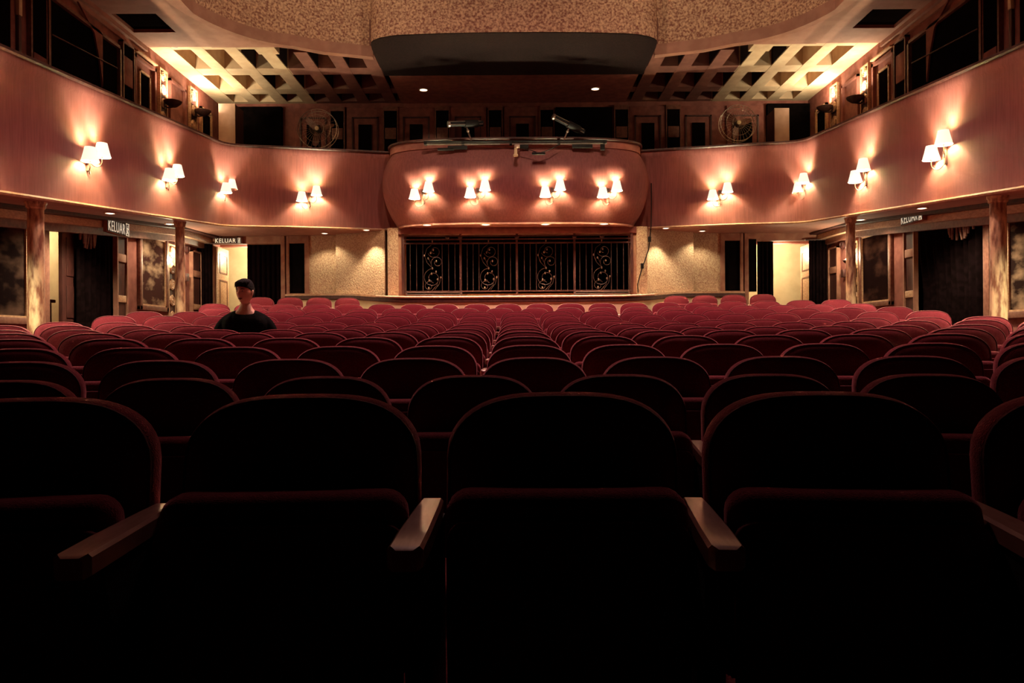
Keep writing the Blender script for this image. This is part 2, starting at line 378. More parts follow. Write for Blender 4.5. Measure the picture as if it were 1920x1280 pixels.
# lower rear wall with its two exits
def rear_low(s):
    mb = MB(); f = lambda a, b, z0, z1, y=16.4: mb.span((HX + s * a, y, z0), (HX + s * b, y + .15, z1))
    f(6.62, 6.95, .9, 3.75); f(5.12, 6.62, 3.42, 3.75); f(4.5, 5.12, .9, 3.75)
    return mb
structure(rear_low(-1).build('wall_rear_left', M['wall_low'])); structure(rear_low(1).build('wall_rear_right', M['wall_low']))
for s, nm in ((-1, 'left'), (1, 'right')):
    # stippled plaster wall leading to the booth
    mb = MB()
    pl = [(4.52, 16.36), (3.88, 16.36), (3.88, 16.2), (3.3, 15.98), (2.72, 15.62), (2.72, 16.6), (4.52, 16.6)]
    mb.rings([[(HX + s * a, b, z) for a, b in pl] for z in (1.0, Z(2.36))])
    structure(mb.build('wall_plaster_' + nm, M['plaster_fine']))
    # framed black recess panel beside the exit, and the exit's jambs
    mb = MB()
    for a, b in ((4.5, 4.60), (4.94, 5.0), (5.03, 5.12)):
        mb.span((HX + s * a, 16.33, 1.2), (HX + s * b, 16.42, 3.58), bevel=.008)
    mb.span((HX + s * 4.5, 16.34, 3.42), (HX + s * 5.0, 16.42, 3.58)); mb.span((HX + s * 4.5, 16.34, 1.2), (HX + s * 5.0, 16.42, 2.32))
    structure(mb.build('trim_%d' % (6 if s < 0 else 7), M['wall_low']))
    mb = MB(); mb.span((HX + s * 4.60, 16.385, 2.3), (HX + s * 4.94, 16.40, 3.44))
    structure(mb.build('window_%d' % (1 if s < 0 else 2), M['black']))
    # passage behind the exit
    mb = MB()
    mb.span((HX + s * 4.3, 18.4, .9), (HX + s * 8.3, 18.5, 4.0)); mb.span((HX + s * 4.3, 16.56, .9), (HX + s * 4.4, 18.5, 4.0))
    mb.span((HX + s * 8.2, 16.4, .9), (HX + s * 8.3, 18.5, 4.0)); mb.span((HX + s * 4.3, 16.56, 3.72), (HX + s * 8.3, 18.5, 3.8))
    structure(mb.build('wall_passage_' + nm, M['cream']))
    lamp('passage_lamp', 'POINT', (HX + s * 6.2, 17.5, 3.3), 15, WARM, size=.12)
    # open door leaf in the exit
    dr = bpy.data.objects.new('door_%d' % (1 if s < 0 else 2), None); COL.objects.link(dr); structure(dr)
    dr.location = (HX + s * 6.58, 16.5, 1.24); dr.rotation_euler = (0, 0, s * math.radians(-94) + (PI if s > 0 else 0))
    mb = MB(); mb.span((0, -.02, 0), (.78, .02, 2.14), bevel=.004); mb.build('leaf', M['trim'], dr)
    mb = MB()
    for z0, z1 in ((.12, .62), (.72, 1.42), (1.56, 2.0)):
        for sy in (-1, 1):
            y = sy * .021
            mb.span((.12, y - .008, z0), (.66, y + .008, z0 + .03)); mb.span((.12, y - .008, z1 - .03), (.66, y + .008, z1))
            mb.span((.12, y - .008, z0), (.15, y + .008, z1)); mb.span((.63, y - .008, z0), (.66, y + .008, z1))
    mb.build('moulding', M['frame'], dr)
    # side corridor seen through the opening
    mb = MB()
    mb.span((wx(s) + s * 1.55, 9.5, 0), (wx(s) + s * 1.65, 15.6, 4.0)); mb.span((wx(s) + s * .1, 15.5, 0), (wx(s) + s * 1.65, 15.6, 4.0))
    mb.span((wx(s) + s * .1, 9.4, 0), (wx(s) + s * 1.65, 9.5, 4.0)); mb.span((wx(s) + s * .1, 9.4, 3.6), (wx(s) + s * 1.65, 15.6, 3.7))
    structure(mb.build('wall_corridor_' + nm, M['cream']))
    mb = MB(); mb.span((wx(s) + s * 1.50, 9.5, 1.15), (wx(s) + s * 1.55, 15.5, 1.22)); structure(mb.build('trim_%d' % (8 if s < 0 else 9), M['frame']))
    lamp('corridor_lamp', 'POINT', (wx(s) + s * .9, 13.2, 3.2), 9, WARM, size=.12)

# upper rear wall and its bays
mb = MB(); mb.span((wx(-1) - .2, 17.5, 3.5), (wx(1) + .2, 17.66, 8.4)); structure(mb.build('wall_upper_rear', M['wall']))
tn = 10
def upper_bay(x, w):
    """raised panel: pale field, dark square moulding, black shutter low in the middle"""
    global tn
    mb = MB(); y = 17.5; z1 = CEIL - .12
    mb.span((x - w / 2, y - .05, 4.4), (x + w / 2, y, z1), bevel=.01); structure(mb.build('trim_%d' % tn, M['wall'])); tn += 1
    mb = MB(); a = w * .36; top = z1 - .22
    mb.span((x - a, y - .075, 4.4), (x - a + .035, y - .05, top)); mb.span((x + a - .035, y - .075, 4.4), (x + a, y - .05, top)); mb.span((x - a, y - .075, top - .035), (x + a, y - .05, top))
    structure(mb.build('trim_%d' % tn, M['darkwood'])); tn += 1
    mb = MB(); mb.span((x - .15, y - .08, 4.4), (x + .15, y - .05, Z(5.08))); structure(mb.build('trim_%d' % tn, M['black'])); tn += 1
def px17(px): return (px - 960) * 17.45 / 1400
for c in (590, 687, 783, 880, 982, 1217, 1312, 1400): upper_bay(px17(c), .86)
def upper_pilaster(x, y, rz=0.0, w=.30):
    """dark panelled strip between the bays, with a pale block in the middle"""
    global tn
    mb = MB(); T = Matrix.Translation((x, y, 0)) @ Matrix.Rotation(rz, 4, 'Z')
    mb.span((-w / 2, -.06, 4.35), (w / 2, -.0, CEIL - .16)); mb.bm.transform(T); structure(mb.build('trim_%d' % tn, M['black'])); tn += 1
    mb = MB(); mb.span((-w / 2 + .02, -.085, Z(4.74)), (w / 2 - .02, -.055, Z(5.0)), bevel=.008); mb.span((-w / 2, -.08, CEIL - .2), (w / 2, 0, CEIL - .1))
    for sx in (-1, 1): mb.span((sx * (w / 2 + .012) - .012, -.075, 4.35), (sx * (w / 2 + .012) + .012, 0, CEIL - .1))
    mb.bm.transform(T); structure(mb.build('trim_%d' % tn, M['frame'])); tn += 1
for c in (635, 735, 832, 931, 1028, 1168, 1265): upper_pilaster(px17(c), 17.5)
# dark hung openings of the upper rear wall
for c0, c1, n_ in ((432, 532, 5), (1440, 1545, 6)):
    mb = MB(); mb.span((px17(c0), 17.38, 4.4), (px17(c1), 17.5, CEIL - .1)); structure(mb.build('door_%d' % n_, M['black']))
mb = MB(); mb.span((px17(1045), 17.40, 4.4), (px17(1150), 17.5, CEIL - .15)); structure(mb.build('door_3', M['black']))

# side walls upstairs
def yx(px, s):            # depth on the side wall seen at that picture column, left-hand columns; the right wall mirrors it
    return 6.83 * 1400 / (960 - px)
def side_panel(s, p0, p1, z0, z1, m, t=.05, bevel=.0):
    global tn
    mb = MB(); y0, y1 = yx(p0, s), yx(p1, s)
    mb.span((wx(s), y0, z0), (wx(s) - s * t, y1, z1), bevel=bevel); o = structure(mb.build('trim_%d' % tn, m)); tn += 1
    return o
def frame_bars(s, p0, p1, z0, z1, w, m, t=.07, bottom=False):
    global tn
    mb = MB(); y0, y1 = yx(p0, s), yx(p1, s); x0, x1 = wx(s), wx(s) - s * t
    mb.span((x0, y0, z0), (x1, y0 + w, z1)); mb.span((x0, y1 - w, z0), (x1, y1, z1)); mb.span((x0, y0, z1 - w), (x1, y1, z1))
    if bottom: mb.span((x0, y0, z0), (x1, y1, z0 + w))
    o = structure(mb.build('trim_%d' % tn, m)); tn += 1
    return o
def lattice(name, s, yc, w, z0, z1, lab):
    """carved openwork strip on the side wall"""
    t = thing(name, lab, 'carved panel', (wx(s) - s * .004, yc, z0), 0, 'carved scroll panels on the side walls'); H = z1 - z0
    mb = MB(); mb.span((0, -w / 2, 0), (-s * .03, w / 2, H)); mb.build('back_board', M['darkwood'], t)
    mb = MB()
    mb.span((0, -w / 2 - .03, 0), (-s * .06, -w / 2, H)); mb.span((0, w / 2, 0), (-s * .06, w / 2 + .03, H)); mb.span((0, -w / 2, H - .03), (-s * .06, w / 2, H)); mb.span((0, -w / 2, 0), (-s * .06, w / 2, .03))
    mb.build('border', M['trim'], t)
    mb = MB(); n = max(2, int(H / (w * 1.0)))
    for i in range(n):
        zc = (i + .5) * H / n; q = 1 if i % 2 else -1
        for sg in (1, -1):
            pts = []
            for k in range(15):
                a = k / 14 * 3.6 * PI; r = w * .42 * (1 - k / 14 * .85)
                pts.append((-s * .045, sg * q * r * math.cos(a) * .95, zc + r * math.sin(a) * .9 * sg))
            mb.tube(pts, w * .055, 5)
        mb.blob((-s * .045, 0, zc), (.015, w * .12, w * .12), 8)
    mb.build('scrollwork', M['trim'], t)
    return t
def bowl_lamp(s, yc, z, lab):
    t = thing('bowl_wall_lamp', lab, 'wall lamp', (wx(s) - s * .05, yc, z), 0, 'bowl uplights on the carved panels')
    mb = MB(); mb.lathe([(.015, -.10), (.07, -.085), (.15, -.02), (.17, .02), (.16, .025), (.06, -.06), (.012, -.07)], (-s * .17, 0, 0), 20); mb.build('bowl', M['brass'], t)
    mb = MB(); mb.tube([(0, 0, -.06), (-s * .07, 0, -.10), (-s * .17, 0, -.095)], .014, 8); mb.box((-s * .0, 0, -.04), (.03, .09, .16), bevel=.006); mb.build('bracket', M['brass'], t)
    mb = MB(); mb.blob((-s * .17, 0, .0), (.05, .05, .04), 12); mb.build('bulb', M['bulbglass'], t)
    lamp('bulb_light', 'AREA', (-s * .20, 0, .06), 7.5, WARM, t, .22, (PI, -s * .3, 0))
    return t
for s, nm in ((-1, 'left'), (1, 'right')):
    side_panel(s, -20, 18, 4.2, Z(5.0), M['black'], .04)
    side_panel(s, 55, 83, 4.2, CEIL - .35, M['black'], .06); side_panel(s, 57, 81, Z(3.72), Z(4.15), M['wall'], .08, .01)
    frame_bars(s, 53, 85, 4.2, CEIL - .35, .035, M['frame'])
    side_panel(s, 86, 219, 4.2, CEIL - .5, M['black'], .03)
    frame_bars(s, 84, 222, 4.2, CEIL - .45, .05, M['frame'], .09)
    side_panel(s, 226, 246, 4.2, CEIL - .3, M['black'], .06); side_panel(s, 228, 244, Z(4.55), Z(5.05), M['wall'], .08, .01); frame_bars(s, 225, 247, 4.2, CEIL - .3, .03, M['frame'], .09)
    frame_bars(s, 251, 291, 4.2, Z(5.25), .06, M['wall'], .06); side_panel(s, 259, 278, 4.2, Z(4.98), M['black'], .05)
    mb = MB(); mb.span((wx(s), yx(253, s), Z(5.3)), (wx(s) - s * .1, yx(290, s), Z(5.33)), bevel=.006); structure(mb.build('trim_%d' % tn, M['trim'])); tn += 1
    frame_bars(s, 258, 279, 4.2, Z(5.02), .04, M['trim'], .07)
    frame_bars(s, 318, 348, 4.2, Z(5.3), .05, M['wall'], .05)
    frame_bars(s, 376, 396, 4.2, Z(5.2), .05, M['trim'], .06); side_panel(s, 380, 393, 4.2, Z(5.1), M['black'], .04)
    a, b = ('front', 'rear')
    lattice('carved_panel', s, yx(304.5, s), .26, 4.5, Z(5.35), 'carved scroll strip on the upper %s wall, the one nearer the camera' % nm)
    lattice('carved_panel', s, yx(361.5, s), .30, 4.5, Z(5.45), 'carved scroll strip on the upper %s wall, the one nearer the rear corner' % nm)
    bowl_lamp(s, yx(306, s), Z(4.72), 'lit bowl lamp on the nearer carved strip of the upper %s wall' % nm)
    bowl_lamp(s, yx(364, s), Z(4.98), 'lit bowl lamp on the rear carved strip of the upper %s wall' % nm)
    # pale swag of cloth inside the black opening
    mb = MB(); y0, y1 = yx(140, s), yx(186, s); X = wx(s) - s * .06
    pts = [(y0, Z(5.35)), (y0 + .45, Z(5.05)), (y0 + .62, Z(4.6)), (y1, Z(4.25)), (y1, Z(5.12))]
    mb.rings([[(X, p, q) for p, q in pts], [(X - s * .03, p, q) for p, q in pts]])
    tag(mb.build('draped_cloth', M['wall']), 'brown cloth hanging in a curve inside the black opening of the upper %s wall' % nm, 'cloth')
    mb = MB(); mb.tube([(wx(s) - s * .1, yx(88, s), Z(4.55)), (wx(s) - s * .1, yx(212, s), Z(4.72))], .012, 6)
    tag(mb.build('hanging_rod', M['brass']), 'thin rod crossing the black opening of the upper %s wall' % nm, 'rod')
    t = thing('tube_light', 'slim vertical wall tube, pale above and dark below, upper %s wall near the frame edge' % nm, 'wall light', (wx(s), yx(35, s), 4.5))
    mb = MB(); mb.span((0, -.03, 0), (-s * .05, .03, Z(4.55) - 4.5), bevel=.01); mb.build('lower_tube', M['darkwood'], t)
    mb = MB(); mb.span((0, -.035, Z(4.55) - 4.5), (-s * .06, .035, 1.9), bevel=.012); mb.build('upper_tube', M['cream'], t)
# CCTV-like and pale cabinets on the rear balcony
for s, x, w, top, lab in ((-1, -6.11, .34, 5.15, 'tall pale cabinet with dark sides on the balcony, left rear corner'), (1, 5.84, .30, 4.98, 'tall pale cabinet with dark sides on the balcony, right rear corner')):
    z0 = zb(16) + .72
    t = thing('cabinet', lab, 'cabinet', (x, 16.1, z0)); H = Z(top) - z0
    mb = MB(); mb.span((-w / 2, 0, 0), (w / 2, .5, H)); mb.build('body', M['darkwood'], t)
    mb = MB(); mb.span((-w / 2 - .01, -.03, 0), (w / 2 + .01, 0, H + .01), bevel=.01); mb.build('front_panel', M['white'], t)
    mb = MB(); mb.span((-w / 2 + .05, -.04, H * .55), (w / 2 - .05, -.028, H * .57)); mb.build('seam', M['frame'], t)

# ------------------------------------------------------------------ ceiling over the balcony (coffers) and the textured bulkhead
TOP = CEIL + .62
PX = .635
ys = [(15.25, 15.62), (16.5, 16.82), (17.36, 17.6)]
xs = [HX + (i + .5) * PX for i in range(-11, 11)]
CX = 4.6
mb = MB()      # side coffers, their lamplight put into a paler colour
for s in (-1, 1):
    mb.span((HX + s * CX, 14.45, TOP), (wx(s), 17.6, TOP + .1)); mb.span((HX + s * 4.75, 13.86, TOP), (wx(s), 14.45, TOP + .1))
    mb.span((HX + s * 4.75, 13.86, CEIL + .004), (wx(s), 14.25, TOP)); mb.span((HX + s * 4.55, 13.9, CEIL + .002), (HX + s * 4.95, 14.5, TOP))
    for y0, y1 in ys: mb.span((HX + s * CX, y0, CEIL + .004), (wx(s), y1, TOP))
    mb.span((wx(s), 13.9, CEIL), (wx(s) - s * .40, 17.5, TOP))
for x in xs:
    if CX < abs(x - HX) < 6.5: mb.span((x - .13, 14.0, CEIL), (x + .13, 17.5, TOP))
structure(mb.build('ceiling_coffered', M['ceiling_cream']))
mb = MB()      # middle coffers, their dimness put into a browner colour
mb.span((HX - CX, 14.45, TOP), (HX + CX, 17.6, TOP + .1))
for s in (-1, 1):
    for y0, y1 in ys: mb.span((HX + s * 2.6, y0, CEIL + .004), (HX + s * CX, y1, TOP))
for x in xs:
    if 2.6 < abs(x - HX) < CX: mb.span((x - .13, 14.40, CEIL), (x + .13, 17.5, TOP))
structure(mb.build('ceiling_coffered_middle', M['ceiling_shaded']))
mb = MB()     # added dark sheets standing for the shade inside the middle coffers
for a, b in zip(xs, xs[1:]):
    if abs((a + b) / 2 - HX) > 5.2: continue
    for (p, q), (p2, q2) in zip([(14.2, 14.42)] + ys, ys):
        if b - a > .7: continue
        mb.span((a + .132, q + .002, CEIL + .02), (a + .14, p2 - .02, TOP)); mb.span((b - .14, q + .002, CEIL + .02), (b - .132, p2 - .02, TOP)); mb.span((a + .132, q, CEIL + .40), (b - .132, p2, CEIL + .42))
structure(mb.build('ceiling_coffer_shade', M['dark_shade']))
# flat middle of that ceiling, under the bay
mb = MB(); mb.span((HX - 2.62, 15.6, CEIL - .01), (HX + 2.62, 17.5, CEIL + .2)); structure(mb.build('ceiling_rear_middle', M['wall']))
# front side ceilings with one deep square recess each
for s, nm in ((-1, 'left'), (1, 'right')):
    mb = MB(); zc = CEIL - .10; zt = CEIL + .6
    a0, a1 = 5.35, 6.93
    mb.span((HX + s * a0, 3.0, zc), (HX + s * a1, 12.45, zt)); mb.span((HX + s * a0, 13.2, zc), (HX + s * a1, 13.86, zt))
    mb.span((HX + s * a0, 12.45, zc), (HX + s * 5.98, 13.2, zt)); mb.span((HX + s * 6.72, 12.45, zc), (HX + s * a1, 13.2, zt))
    structure(mb.build('ceiling_' + nm, M['ceiling']))
    mb = MB(); mb.span((HX + s * 5.97, 12.44, zc + .06), (HX + s * 6.73, 13.21, zc + .12)); structure(mb.build('trim_%d' % tn, M['black'])); tn += 1
    mb = MB()
    for k in range(3): mb.span((HX + s * (6.93 - .07 * k), 3.0, zc - .24 + .08 * k), (HX + s * 6.95, 13.86, zc - .16 + .08 * k))
    structure(mb.build('trim_%d' % tn, M['ceiling'])); tn += 1
def bulk_path():
    half = [(-5.5, 3.0), (-5.5, 8.0), (-5.5, 11.4)]
    for k in range(1, 13):
        a = k / 12 * math.radians(80); half.append((-5.5 + 1.7 * (1 - math.cos(a)), 11.6 + 2.3 * math.sin(a)))
    half += [(-3.6, 14.15), (-2.72, 14.42)]
    half.append((-2.70, 14.2))
    for k in range(0, 9):
        a = k / 8 * PI / 2; half.append((-2.68 + .85 * (1 - math.cos(a)), 13.98 - .44 * math.sin(a)))
    half += [(-1.2, 13.49), (-.5, 13.475), (0, 13.47)]
    return [(HX + x, y) for x, y in half] + [(HX - x, y) for x, y in reversed(half[:-1])]
BP = bulk_path()
mb = MB(); nv = 3
mb.rings([[(x, y, CEIL + h) for x, y in BP] for h in (-.02, 1.0, 2.2, 3.4)], closed=False, cap0=False, cap1=False)
structure(mb.build('wall_bulkhead', M['plaster'], angle=50))
bn = normals(BP)
for sg in (-1, 1):
    sel = [(p, n) for p, n in zip(BP, bn) if (p[0] - HX) * sg > 2.71]
    mb = MB()
    mb.rings([[(x + n[0] * o, y + n[1] * o, CEIL + h) for (x, y), n in sel] for o, h in ((.0, .12), (.025, .11), (.025, -.10), (-.10, -.11), (-.10, .12))], closed=False, cap0=False, cap1=False)
    structure(mb.build('trim_%d' % tn, M['ceiling'])); tn += 1
for s, nm in ((-1, 'left'), (1, 'right')):
    q = [(x, y) for x, y in BP if (x - HX) * s > 3.7 and 8 < y < 14.16]
    mb = MB(); zc = CEIL - .10
    q = [(x + s * .05, y + .03) for x, y in q]
    mb.rings([[(x, y, zc) for x, y in q], [(HX + s * 5.62, y, zc) for x, y in q], [(HX + s * 5.62, y, zc + .12) for x, y in q], [(x, y, zc + .12) for x, y in q]], closed=False, cap0=False, cap1=False, loop=True)
    structure(mb.build('ceiling_corner_' + nm, M['ceiling']))
# soffit of the bay, its lack of light painted as near-black
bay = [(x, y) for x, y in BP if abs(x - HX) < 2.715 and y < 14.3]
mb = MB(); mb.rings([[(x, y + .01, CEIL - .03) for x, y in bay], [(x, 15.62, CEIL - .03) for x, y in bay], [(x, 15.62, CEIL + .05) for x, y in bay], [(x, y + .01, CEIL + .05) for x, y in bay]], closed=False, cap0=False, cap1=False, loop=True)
structure(mb.build('ceiling_bay', M['dark_shade']))

# ------------------------------------------------------------------ booth window, grille, low wall with its ledge
OX0, OX1, OZ0, OZ1, GY = -2.23, 2.475, Z(.99), Z(2.23), 15.45
mb = MB()
mb.span((OX0 - .30, GY - .05, 1.1), (OX0, GY + .4, Z(2.352))); mb.span((OX1, GY - .05, 1.1), (OX1 + .30, GY + .4, Z(2.352)))
mb.span((OX0 - .3, GY - .05, OZ1), (OX1 + .3, GY + .4, Z(2.36))); mb.span((OX0 - .3, GY - .02, 1.1), (OX1 + .3, GY + .4, OZ0))
structure(mb.build('wall_booth_front', M['wall_low']))
for s, xa in ((-1, OX0), (1, OX1)):
    mb = MB(); mb.span((xa + s * .10, GY - .09, 1.2), (xa + s * .32, GY - .04, Z(2.35))); structure(mb.build('trim_%d' % tn, M['plaster_fine'])); tn += 1
mb = MB(); mb.span((OX0 - .1, GY - .1, OZ1 - .01), (OX1 + .1, GY - .03, OZ1 + .12), bevel=.01); structure(mb.build('trim_%d' % tn, M['wall'])); tn += 1
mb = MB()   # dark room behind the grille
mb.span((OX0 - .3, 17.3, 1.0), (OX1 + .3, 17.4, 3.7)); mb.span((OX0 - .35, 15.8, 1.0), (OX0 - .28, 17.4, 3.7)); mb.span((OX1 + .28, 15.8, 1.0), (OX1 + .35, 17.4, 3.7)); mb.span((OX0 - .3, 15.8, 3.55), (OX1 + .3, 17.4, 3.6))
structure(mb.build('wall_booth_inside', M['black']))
g = thing('iron_grille', 'wrought iron grille with scroll panels across the booth window under the bulging balcony', 'grille', ((OX0 + OX1) / 2, GY - .06, OZ0))
GW, GH = OX1 - OX0, OZ1 - OZ0
def gx(px): return (px - 960) * (GY - .06) / 1400 - (OX0 + OX1) / 2
mb = MB()
for x in (-GW / 2, GW / 2): mb.box((x, 0, GH / 2), (.05, .05, GH))
for z in (.05, GH - .05, GH - .12, GH - .20): mb.box((0, 0, z), (GW, .04, .028))
for c in (864.6, 970, 1078): mb.box((gx(c), 0, GH / 2), (.045, .045, GH))
mb.build('frame', M['darkwood'], g)
mb = MB()
for c in (840, 864, 970, 1078, 1130): mb.blob((gx(c), -.01, GH - .08), (.05, .03, .04), 8)
mb.build('rosettes', M['iron'], g)
for c in (770, 782, 842, 854, 877, 888, 946.5, 958, 984, 995, 1053, 1065, 1088, 1100, 1158, 1170, 1180):
    mb = MB(); mb.tube([(gx(c), 0, .05), (gx(c), 0, GH - .2)], .009, 6); mb.build('bar', M['iron'], g)
def spiral(cx, cz, r0, r1, a0, a1, n=22):
    return [(cx + (r0 + (r1 - r0) * k / n) * math.cos(a0 + (a1 - a0) * k / n), -.012, cz + (r0 + (r1 - r0) * k / n) * math.sin(a0 + (a1 - a0) * k / n)) for k in range(n + 1)]
for c0, c1 in ((794, 830), (899, 935), (1006.5, 1042.5), (1111, 1147)):
    xa, xb = gx(c0), gx(c1); xc = (xa + xb) / 2; w = xb - xa; H0, H1 = .06, GH - .2; H = H1 - H0
    mb = MB()
    for x in (xa, xb): mb.tube([(x, 0, H0), (x, 0, H1)], .010, 6)
    mb.tube([(xa, 0, H1), (xb, 0, H1)], .012, 6)
    mid = H0 + .47 * H
    mb.tube(spiral(xc - .0 * w, H0 + .27 * H, .20 * H, .06 * H, PI / 2, PI / 2 + 2.9 * PI, 34), .0075, 5)
    mb.tube(spiral(xc - .18 * w, H0 + .10 * H, .11 * H, .03 * H, .2 * PI, 2.6 * PI, 24), .0065, 5)
    mb.tube([(xc + w * .42, -.012, H0 + .28 * H), (xc + w * .35, -.012, H0 + .15 * H), (xc + w * .1, -.012, H0 + .02 * H)], .0065, 5)
    mb.tube([(xc - w * .05, -.012, H0), (xc + w * .22, -.012, H0 + .12 * H), (xc + w * .30, -.012, H0 + .24 * H)], .0065, 5)
    mb.tube([(xc, -.012, mid), (xc - .28 * w, -.012, mid + .12 * H), (xc - .42 * w, -.012, mid + .28 * H)], .0075, 5)
    mb.tube([(xc, -.012, mid), (xc - .10 * w, -.012, mid + .12 * H), (xc - .20 * w, -.012, mid + .22 * H)], .0065, 5)
    mb.tube(spiral(xc + .24 * w, mid + .13 * H, .13 * H, .05 * H, PI * 1.1, -1.2 * PI, 26), .0075, 5)
    mb.tube(spiral(xc + .10 * w, mid + .36 * H, .14 * H, .04 * H, -.9 * PI, 1.5 * PI, 26), .0075, 5)
    mb.tube([(xc - .42 * w, -.012, mid + .25 * H), (xc - .30 * w, -.012, mid + .42 * H), (xc - .05 * w, -.012, mid + .5 * H)], .0065, 5)
    p = mb.build('scroll_panel', M['iron'], g)
    mb = MB()
    for lx, lz in ((-.42, .74), (-.22, .68), (.2, .62), (.05, .86), (-.1, .80), (.0, .47), (-.05, .36), (-.18, .22), (.26, .24), (.42, .28), (-.2, .06), (.18, .40), (0, 1.04)):
        mb.blob((xc + lx * w, -.02, H0 + lz * H), (.016, .010, .024), 8)
    mb.build('leaves', M['leaf'], p)
# low cream wall in front of the booth, swinging back at both ends, and its ledge
half = [(5.0, 16.30, 1.05), (4.3, 16.24, 1.05), (3.7, 16.08, 1.04), (3.35, 15.88, 1.02), (3.05, 15.6, .985), (2.8, 15.3, .95), (2.5, 15.06, .92), (2.1, 14.97, .905), (1.2, 14.95, .90), (0, 14.94, .90)]
LP = [(HX - a, b, c) for a, b, c in half] + [(HX + a, b, c) for a, b, c in reversed(half[:-1])]
ln = normals([(a, b) for a, b, c in LP])
mb = MB()
mb.rings([[(a, b, .7), (a, b, Z(c) - .10), (a - n[0] * .12, b - n[1] * .12, Z(c) - .10), (a - n[0] * .12, b - n[1] * .12, .7)] for (a, b, c), n in zip(LP, ln)])
structure(mb.build('wall_low_booth', M['cream']))
mb = MB()
mb.rings([[(a + n[0] * o, b + n[1] * o, Z(c) + h) for o, h in ((.02, -.115), (.045, -.10), (.045, -.03), (-.02, -.03), (-.12, -.03), (-.12, -.115))] for (a, b, c), n in zip(LP, ln)])
structure(mb.build('trim_%d' % tn, M['darkwood'])); tn += 1
mb = MB()
mb.rings([[(a + n[0] * o, b + n[1] * o, Z(c) + h) for o, h in ((.06, -.03), (.075, -.02), (.075, .0), (.06, .012), (-.5, .012), (-.5, -.03))] for (a, b, c), n in zip(LP[5:-5], ln[5:-5])])
structure(mb.build('trim_%d' % tn, M['trim'])); tn += 1
mb = MB()
for a, b in ((LP[0:6]), (LP[-6:])) if False else (): pass
mb.rings([[(a + n[0] * o, b + n[1] * o, Z(c) + h) for o, h in ((.05, -.03), (.05, .01), (-.10, .01), (-.10, -.03))] for (a, b, c), n in zip(LP[:6], ln[:6])])
mb.rings([[(a + n[0] * o, b + n[1] * o, Z(c) + h) for o, h in ((.05, -.03), (.05, .01), (-.10, .01), (-.10, -.03))] for (a, b, c), n in zip(LP[-6:], ln[-6:])])
structure(mb.build('trim_%d' % tn, M['trim'])); tn += 1
# two low iron guard rails standing on the ledge
for i, (c0, c1, lab) in enumerate(((763, 866, 'low iron guard rail standing on the booth ledge, left end'), (1078, 1180, 'low iron guard rail standing on the booth ledge, right end'))):
    x0, x1 = (c0 - 960) * 15.1 / 1400, (c1 - 960) * 15.1 / 1400; z = Z(.915)
    t = thing('guard_rail', lab, 'rail', ((x0 + x1) / 2, 15.1, z), 0, 'guard rails on the booth ledge'); h = (x1 - x0) / 2
    mb = MB()
    for q in (.045, .085): mb.tube([(-h, 0, q), (h, 0, q)], .010, 6)
    mb.build('rails', M['iron'], t)
    for q in (-h, h):
        mb = MB(); mb.box((q, 0, .06), (.025, .025, .12)); mb.build('post', M['iron'], t)

